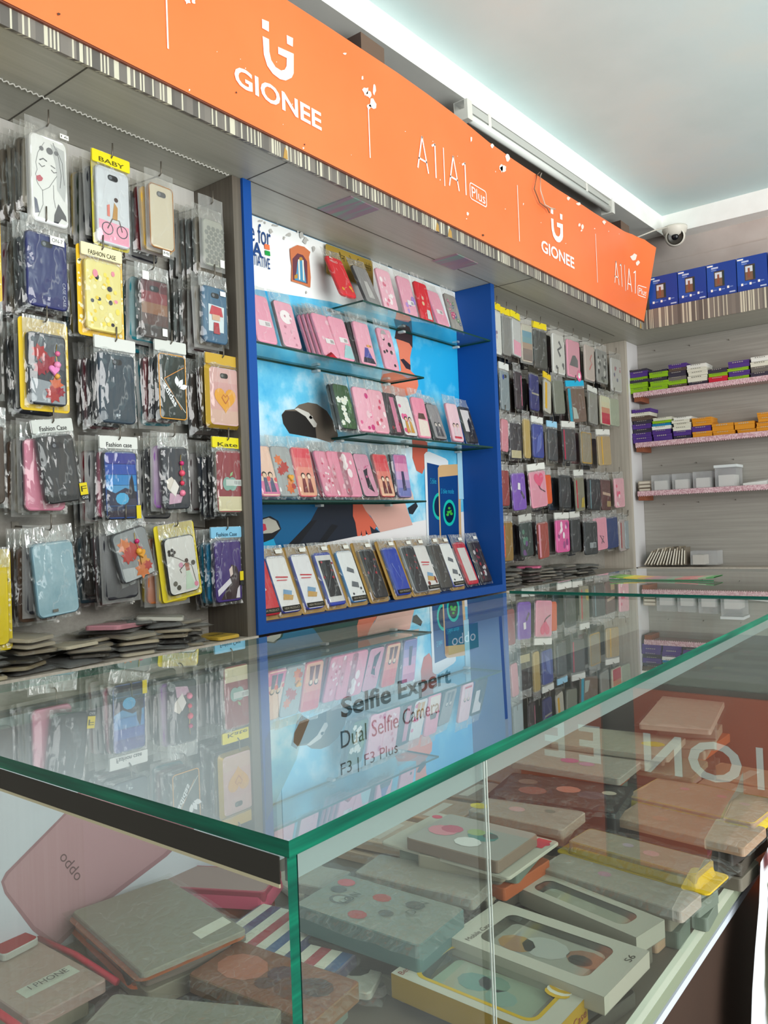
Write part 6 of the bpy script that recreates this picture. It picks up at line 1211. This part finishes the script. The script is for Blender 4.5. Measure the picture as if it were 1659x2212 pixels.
casepack('brown-edged clear case with floral print lying on the cream card', [(870, 1803), (980, 1760), (1150, 1798), (1085, 1868)], .553, .024, '#8d7564', '#b9b4ac', None, (('#4f7f78', .05, -.1, .16), ('#8fa06a', .12, .0, .1), ('#5a5a56', .1, -.16, .08), ('#c9808a', -.05, .3, .16), ('#b3546a', .05, .24, .12), ('#d0cdc8', -.2, -.05, .14)), None, ())
casepack('frosted clear case under the cream card', [(776, 1877), (838, 1834), (1054, 1908), (1011, 1952)], .500, .022, '#a39d92', '#b0aa9e', 'clear', (), None, (), .012)
o, w, l = casepack('grey-green album case with dark letters and red stamps in bag', [(645, 1948), (741, 1890), (1009, 1960), (896, 2050)], .500, .050, '#5f7f7c', '#a3aba3', 'crinkle', (('#b0504a', .2, .05, .1), ('#6a6f6c', -.1, .28, .12), ('#9aa29a', -.1, .28, .08), ('#b05050', -.3, .05, .1), ('#c9606a', .3, .4, .1), ('#5d625f', .1, .38, .09), ('#595e5b', .25, -.2, .1), ('#5d625f', -.1, -.1, .08)), None, (('LON', '#55605c', -.2, .18, .3, .07), ('DON', '#55605c', .0, -.28, .34, .07)), .016)
stripes = []
for k in range(12): stripes.append((('#3f5f8f', '#e3ddcf', '#b0444c', '#e3ddcf', '#4a4470', '#e3ddcf')[k % 6], [(-.49, -.48 + .08 * k), (.49, -.48 + .08 * k), (.49, -.40 + .08 * k), (-.49, -.40 + .08 * k)]))
casepack('red, blue and white striped case behind the counter corner', [(480, 2015), (590, 1935), (800, 2030), (705, 2120)], .440, .022, '#5a4f6a', '#8d8aa0', 'clear', (), None, (), .01, lines=stripes)
casepack('orange-brown sunset tree case beside the counter corner', [(397, 2099), (528, 2033), (765, 2118), (687, 2215)], .468, .030, '#8d6240', '#a0684f', 'clear', (('#b5705a', .0, .25, .3), ('#5d3f44', .12, -.05, .2), ('#6a4436', -.05, -.2, .24), ('#4f3a34', .1, -.3, .2), ('#5f4038', -.15, .0, .12)), None, (), .012)
for k, (lab, dx, dy, z, c, fc, ec) in enumerate((('orange-rimmed clear case lowest in the pile by the pink phone print', -14, 22, .452, '#b0562c', '#a8927e', '#d2602a'), ('smoky clear case second in the pile by the pink phone print', 4, 12, .466, '#8f8474', '#a09684', None), ('clear grey case third in the pile by the pink phone print', -4, 6, .482, '#9a9182', '#a8a090', '#b5643a'), ('clear case with white sticker topping the pile by phone print', 0, 0, .498, '#a39a8a', '#aaa292', None))):
    casepack(lab, [(165 + dx, 1960 + dy), (380 + dx, 1895 + dy), (510 + dx, 2010 + dy), (300 + dx, 2115 + dy)], z, .009, c, fc, 'clear' if k < 3 else 'crinkle', (), ec, (), .010, lines=() if k < 3 else (('#ded8c9', [(.12, -.40), (.47, -.36), (.47, -.26), (.12, -.30)]),), seed=k)
casepack('black pouch under the clear case pile', [(112, 1948), (290, 1878), (420, 1935), (250, 2015)], .462, .012, '#2a2724', '#302c29', 'crinkle', (), None, (), .006)
casepack('pink-rimmed clear case lying in the corner behind the striped case', [(335, 1888), (372, 1846), (588, 1900), (535, 1955)], .465, .036, '#b5485c', '#b99a94', None, (), '#c2506a', ())
o, w, l = casepack('pale pink zip pouch with red edges and PHONE lettering', [(-75, 2085), (48, 2030), (250, 2105), (40, 2215)], .470, .020, '#c9a49a', '#d3b2a4', 'clear', (), None, (('I PHONE', '#4a4a48', -.2, -.22, .5, .06),), .012, lines=(('#cfd0c0', [(-.3, -.26), (.4, -.26), (.4, -.12), (-.3, -.12)]),))
for s_, nm in ((1, 0), (-1, 1)):
    g = G(); g.tube([(s_ * (w / 2 + .012), -l / 2 - .01, .012), (s_ * (w / 2 + .016), 0, .016), (s_ * (w / 2 + .010), l / 2 + .01, .012)], .006, M('#b9243a', .35), 6); g.build('red_zip_edge', o)
casepack('red and white carton corner at the far left of counter', [(-70, 1995), (8, 1962), (36, 2042), (-40, 2085)], .485, .012, '#c9c4bc', '#b8202c', None, (), None, (), 0, 0, 'carton', 'box')
casepack('dusty grey-green pouch beneath the clear case pile', [(45, 2040), (135, 1985), (280, 2070), (160, 2130)], .425, .018, '#7d7a6a', '#8a8775', 'clear', (), None, (), .014)
casepack('large plain grey-white pouch at the bottom edge of view', [(205, 2205), (262, 2122), (600, 2205), (520, 2310)], .470, .018, '#9a9586', '#a8a394', 'clear', (), None, (), .012)
casepack('torn white wrapper by the counter corner', [(700, 2150), (745, 2075), (840, 2060), (800, 2130)], .42, .012, '#cfc9bc', '#d6d0c4', 'crinkle', (('#33302c', .1, .1, .2),), None, (), .02, 0, 'plastic_wrapper', 'wrapper')
casepack('yellow-cornered leaf-print case behind the cream card', [(1020, 1745), (1075, 1712), (1260, 1758), (1205, 1800)], .515, .022, '#b5ab9a', '#b9b2a6', 'clear', (('#6f7a72', .2, -.2, .08), ('#c9a0a0', 0, .1, .12), ('#cdb52a', -.2, .46, .14)), None, (), .012)
casepack('small crumpled clear wrapper near the album case', [(640, 1905), (690, 1872), (760, 1880), (715, 1925)], .47, .02, '#b5b2a8', '#c4c1b8', 'crinkle', (), None, (), .02, 0, 'plastic_wrapper', 'wrapper')
# long pouches further along the counter, seen behind the mirrored sign
r_ = random.Random(9)
for row in range(6):
    for c_ in range(4):
        x = 1.62 + .185 * row + r_.uniform(-.02, .02); y = .66 + .21 * c_ + r_.uniform(-.02, .02)
        col = r_.choice(['#b58a6c', '#c09a7c', '#a87c62', '#c4a58c', '#9a7a66', '#b9947a', '#8a6a58'])
        for lv in range(2):
            o = thing('long_pouch', '%s long pouch, %s from counter glass in %s row rightward' % (('lower', 'upper')[lv], ORD[c_], ORD[row]), 'pouch', (x + .01 * lv, y, ZB + .001 + .032 * lv), (0, 0, math.radians(r_.uniform(-8, 8))), IG)
            g = G(); slabz(g, .16, .20, 0, .024, col, .008, .002)
            if r_.random() < .6: ft(g, [(-.06, -.02), (.05, -.03), (.05, .0), (-.06, .01)], .0244, '#d3bfae')
            g.build('phone_case', o); bagtop(o, .16, .20, .024, 'goods', .008, 'clear_bag', row * 4 + c_)
for row in range(4):
    for c_ in range(3):
        x = .72 + .22 * row; y = 1.0 + .17 * c_; col = r_.choice(['#a8a090', '#8f877a', '#b5ac9a', '#6f685c', '#9a8a86'])
        o = thing('flat_packet', 'low flat packet on counter floor, %s column from end pane, %s row from back' % (ORD[row], ORD[2 - c_]), 'packet', (x, y, ZB + .001), (0, 0, math.radians(r_.uniform(-20, 20))), IG)
        g = G(); slabz(g, .13, .15, 0, .016, col, .014, .003); g.build('phone_case', o); bagtop(o, .13, .15, .016, 'goods', .008, 'clear_bag', row + c_)
# small pouches and a dark box deep in the counter
casepack('row of clear hanging pouches folded on the peach pile', [(1395, 1560), (1440, 1490), (1570, 1510), (1520, 1580)], .60, .016, '#c4b0a0', '#cdb8a8', 'crinkle', (), None, (), .01)
# ---------------------------------------------------------------- paper banner hanging in front of the counter, at the right edge
a = at(1640, 1868, 1, .47); bn = thing('paper_banner', 'white printed paper bag hanging before the counter at right edge', 'bag', (a.x, .47, a.z))
g = G(); n = 8; vs = []
LX = [at(px_, py_, 1, .47).x - a.x for px_, py_ in ((1643, 1862), (1632, 1890), (1617, 1930), (1607, 1985), (1604, 2040), (1607, 2100), (1616, 2160), (1626, 2212), (1640, 2270))]
for j in range(n + 1):
    for i in range(5):
        vs.append((LX[j] * (1 - i / 4) + i * .07, .47 - .01 * math.sin(i * 1.3 + j * .5) - .47, .0 - .56 * j / n + (.03 * i if j == 0 else 0)))
g.add(vs, [(j * 5 + i, (j + 1) * 5 + i, (j + 1) * 5 + i + 1, j * 5 + i + 1) for j in range(n) for i in range(4)], M('#dfe0e6', .5), True); g.build('bag_sheet', bn)
g = G()
for k, (z, c, ww) in enumerate(((-.02, '#c92a3a', .03), (-.12, '#4a6a3a', .02), (-.2, '#c92a3a', .04), (-.3, '#5a5a3a', .02), (-.36, '#4a4a5a', .02))): g.flat([(.022, z), (.022 + ww, z + .004), (.024 + ww, z + .05), (.024, z + .04)], -.0135, M(c, .5))
g.flat([(.030, -.42), (.28, -.42), (.28, -.05), (.030, -.05)], -.0125, M('#d9d6a0', .5)); g.build('print', bn)
g = G(); g.flat([(.0, -.56), (.28, -.56), (.28, -.50), (.0, -.47)], -.014, M('#8a1f34', .5)); g.build('red_foot', bn)

# goods, folder and bag were laid out at that larger size too: scale them about the camera point
done = set()
for o in [o for o in bpy.data.objects if o not in BEFORE]:
    if o.data and o.data.name not in done: o.data.transform(Matrix.Scale(U, 4)); done.add(o.data.name)
    o.location = o.location * U if o.parent else cam_scaled(o.location)
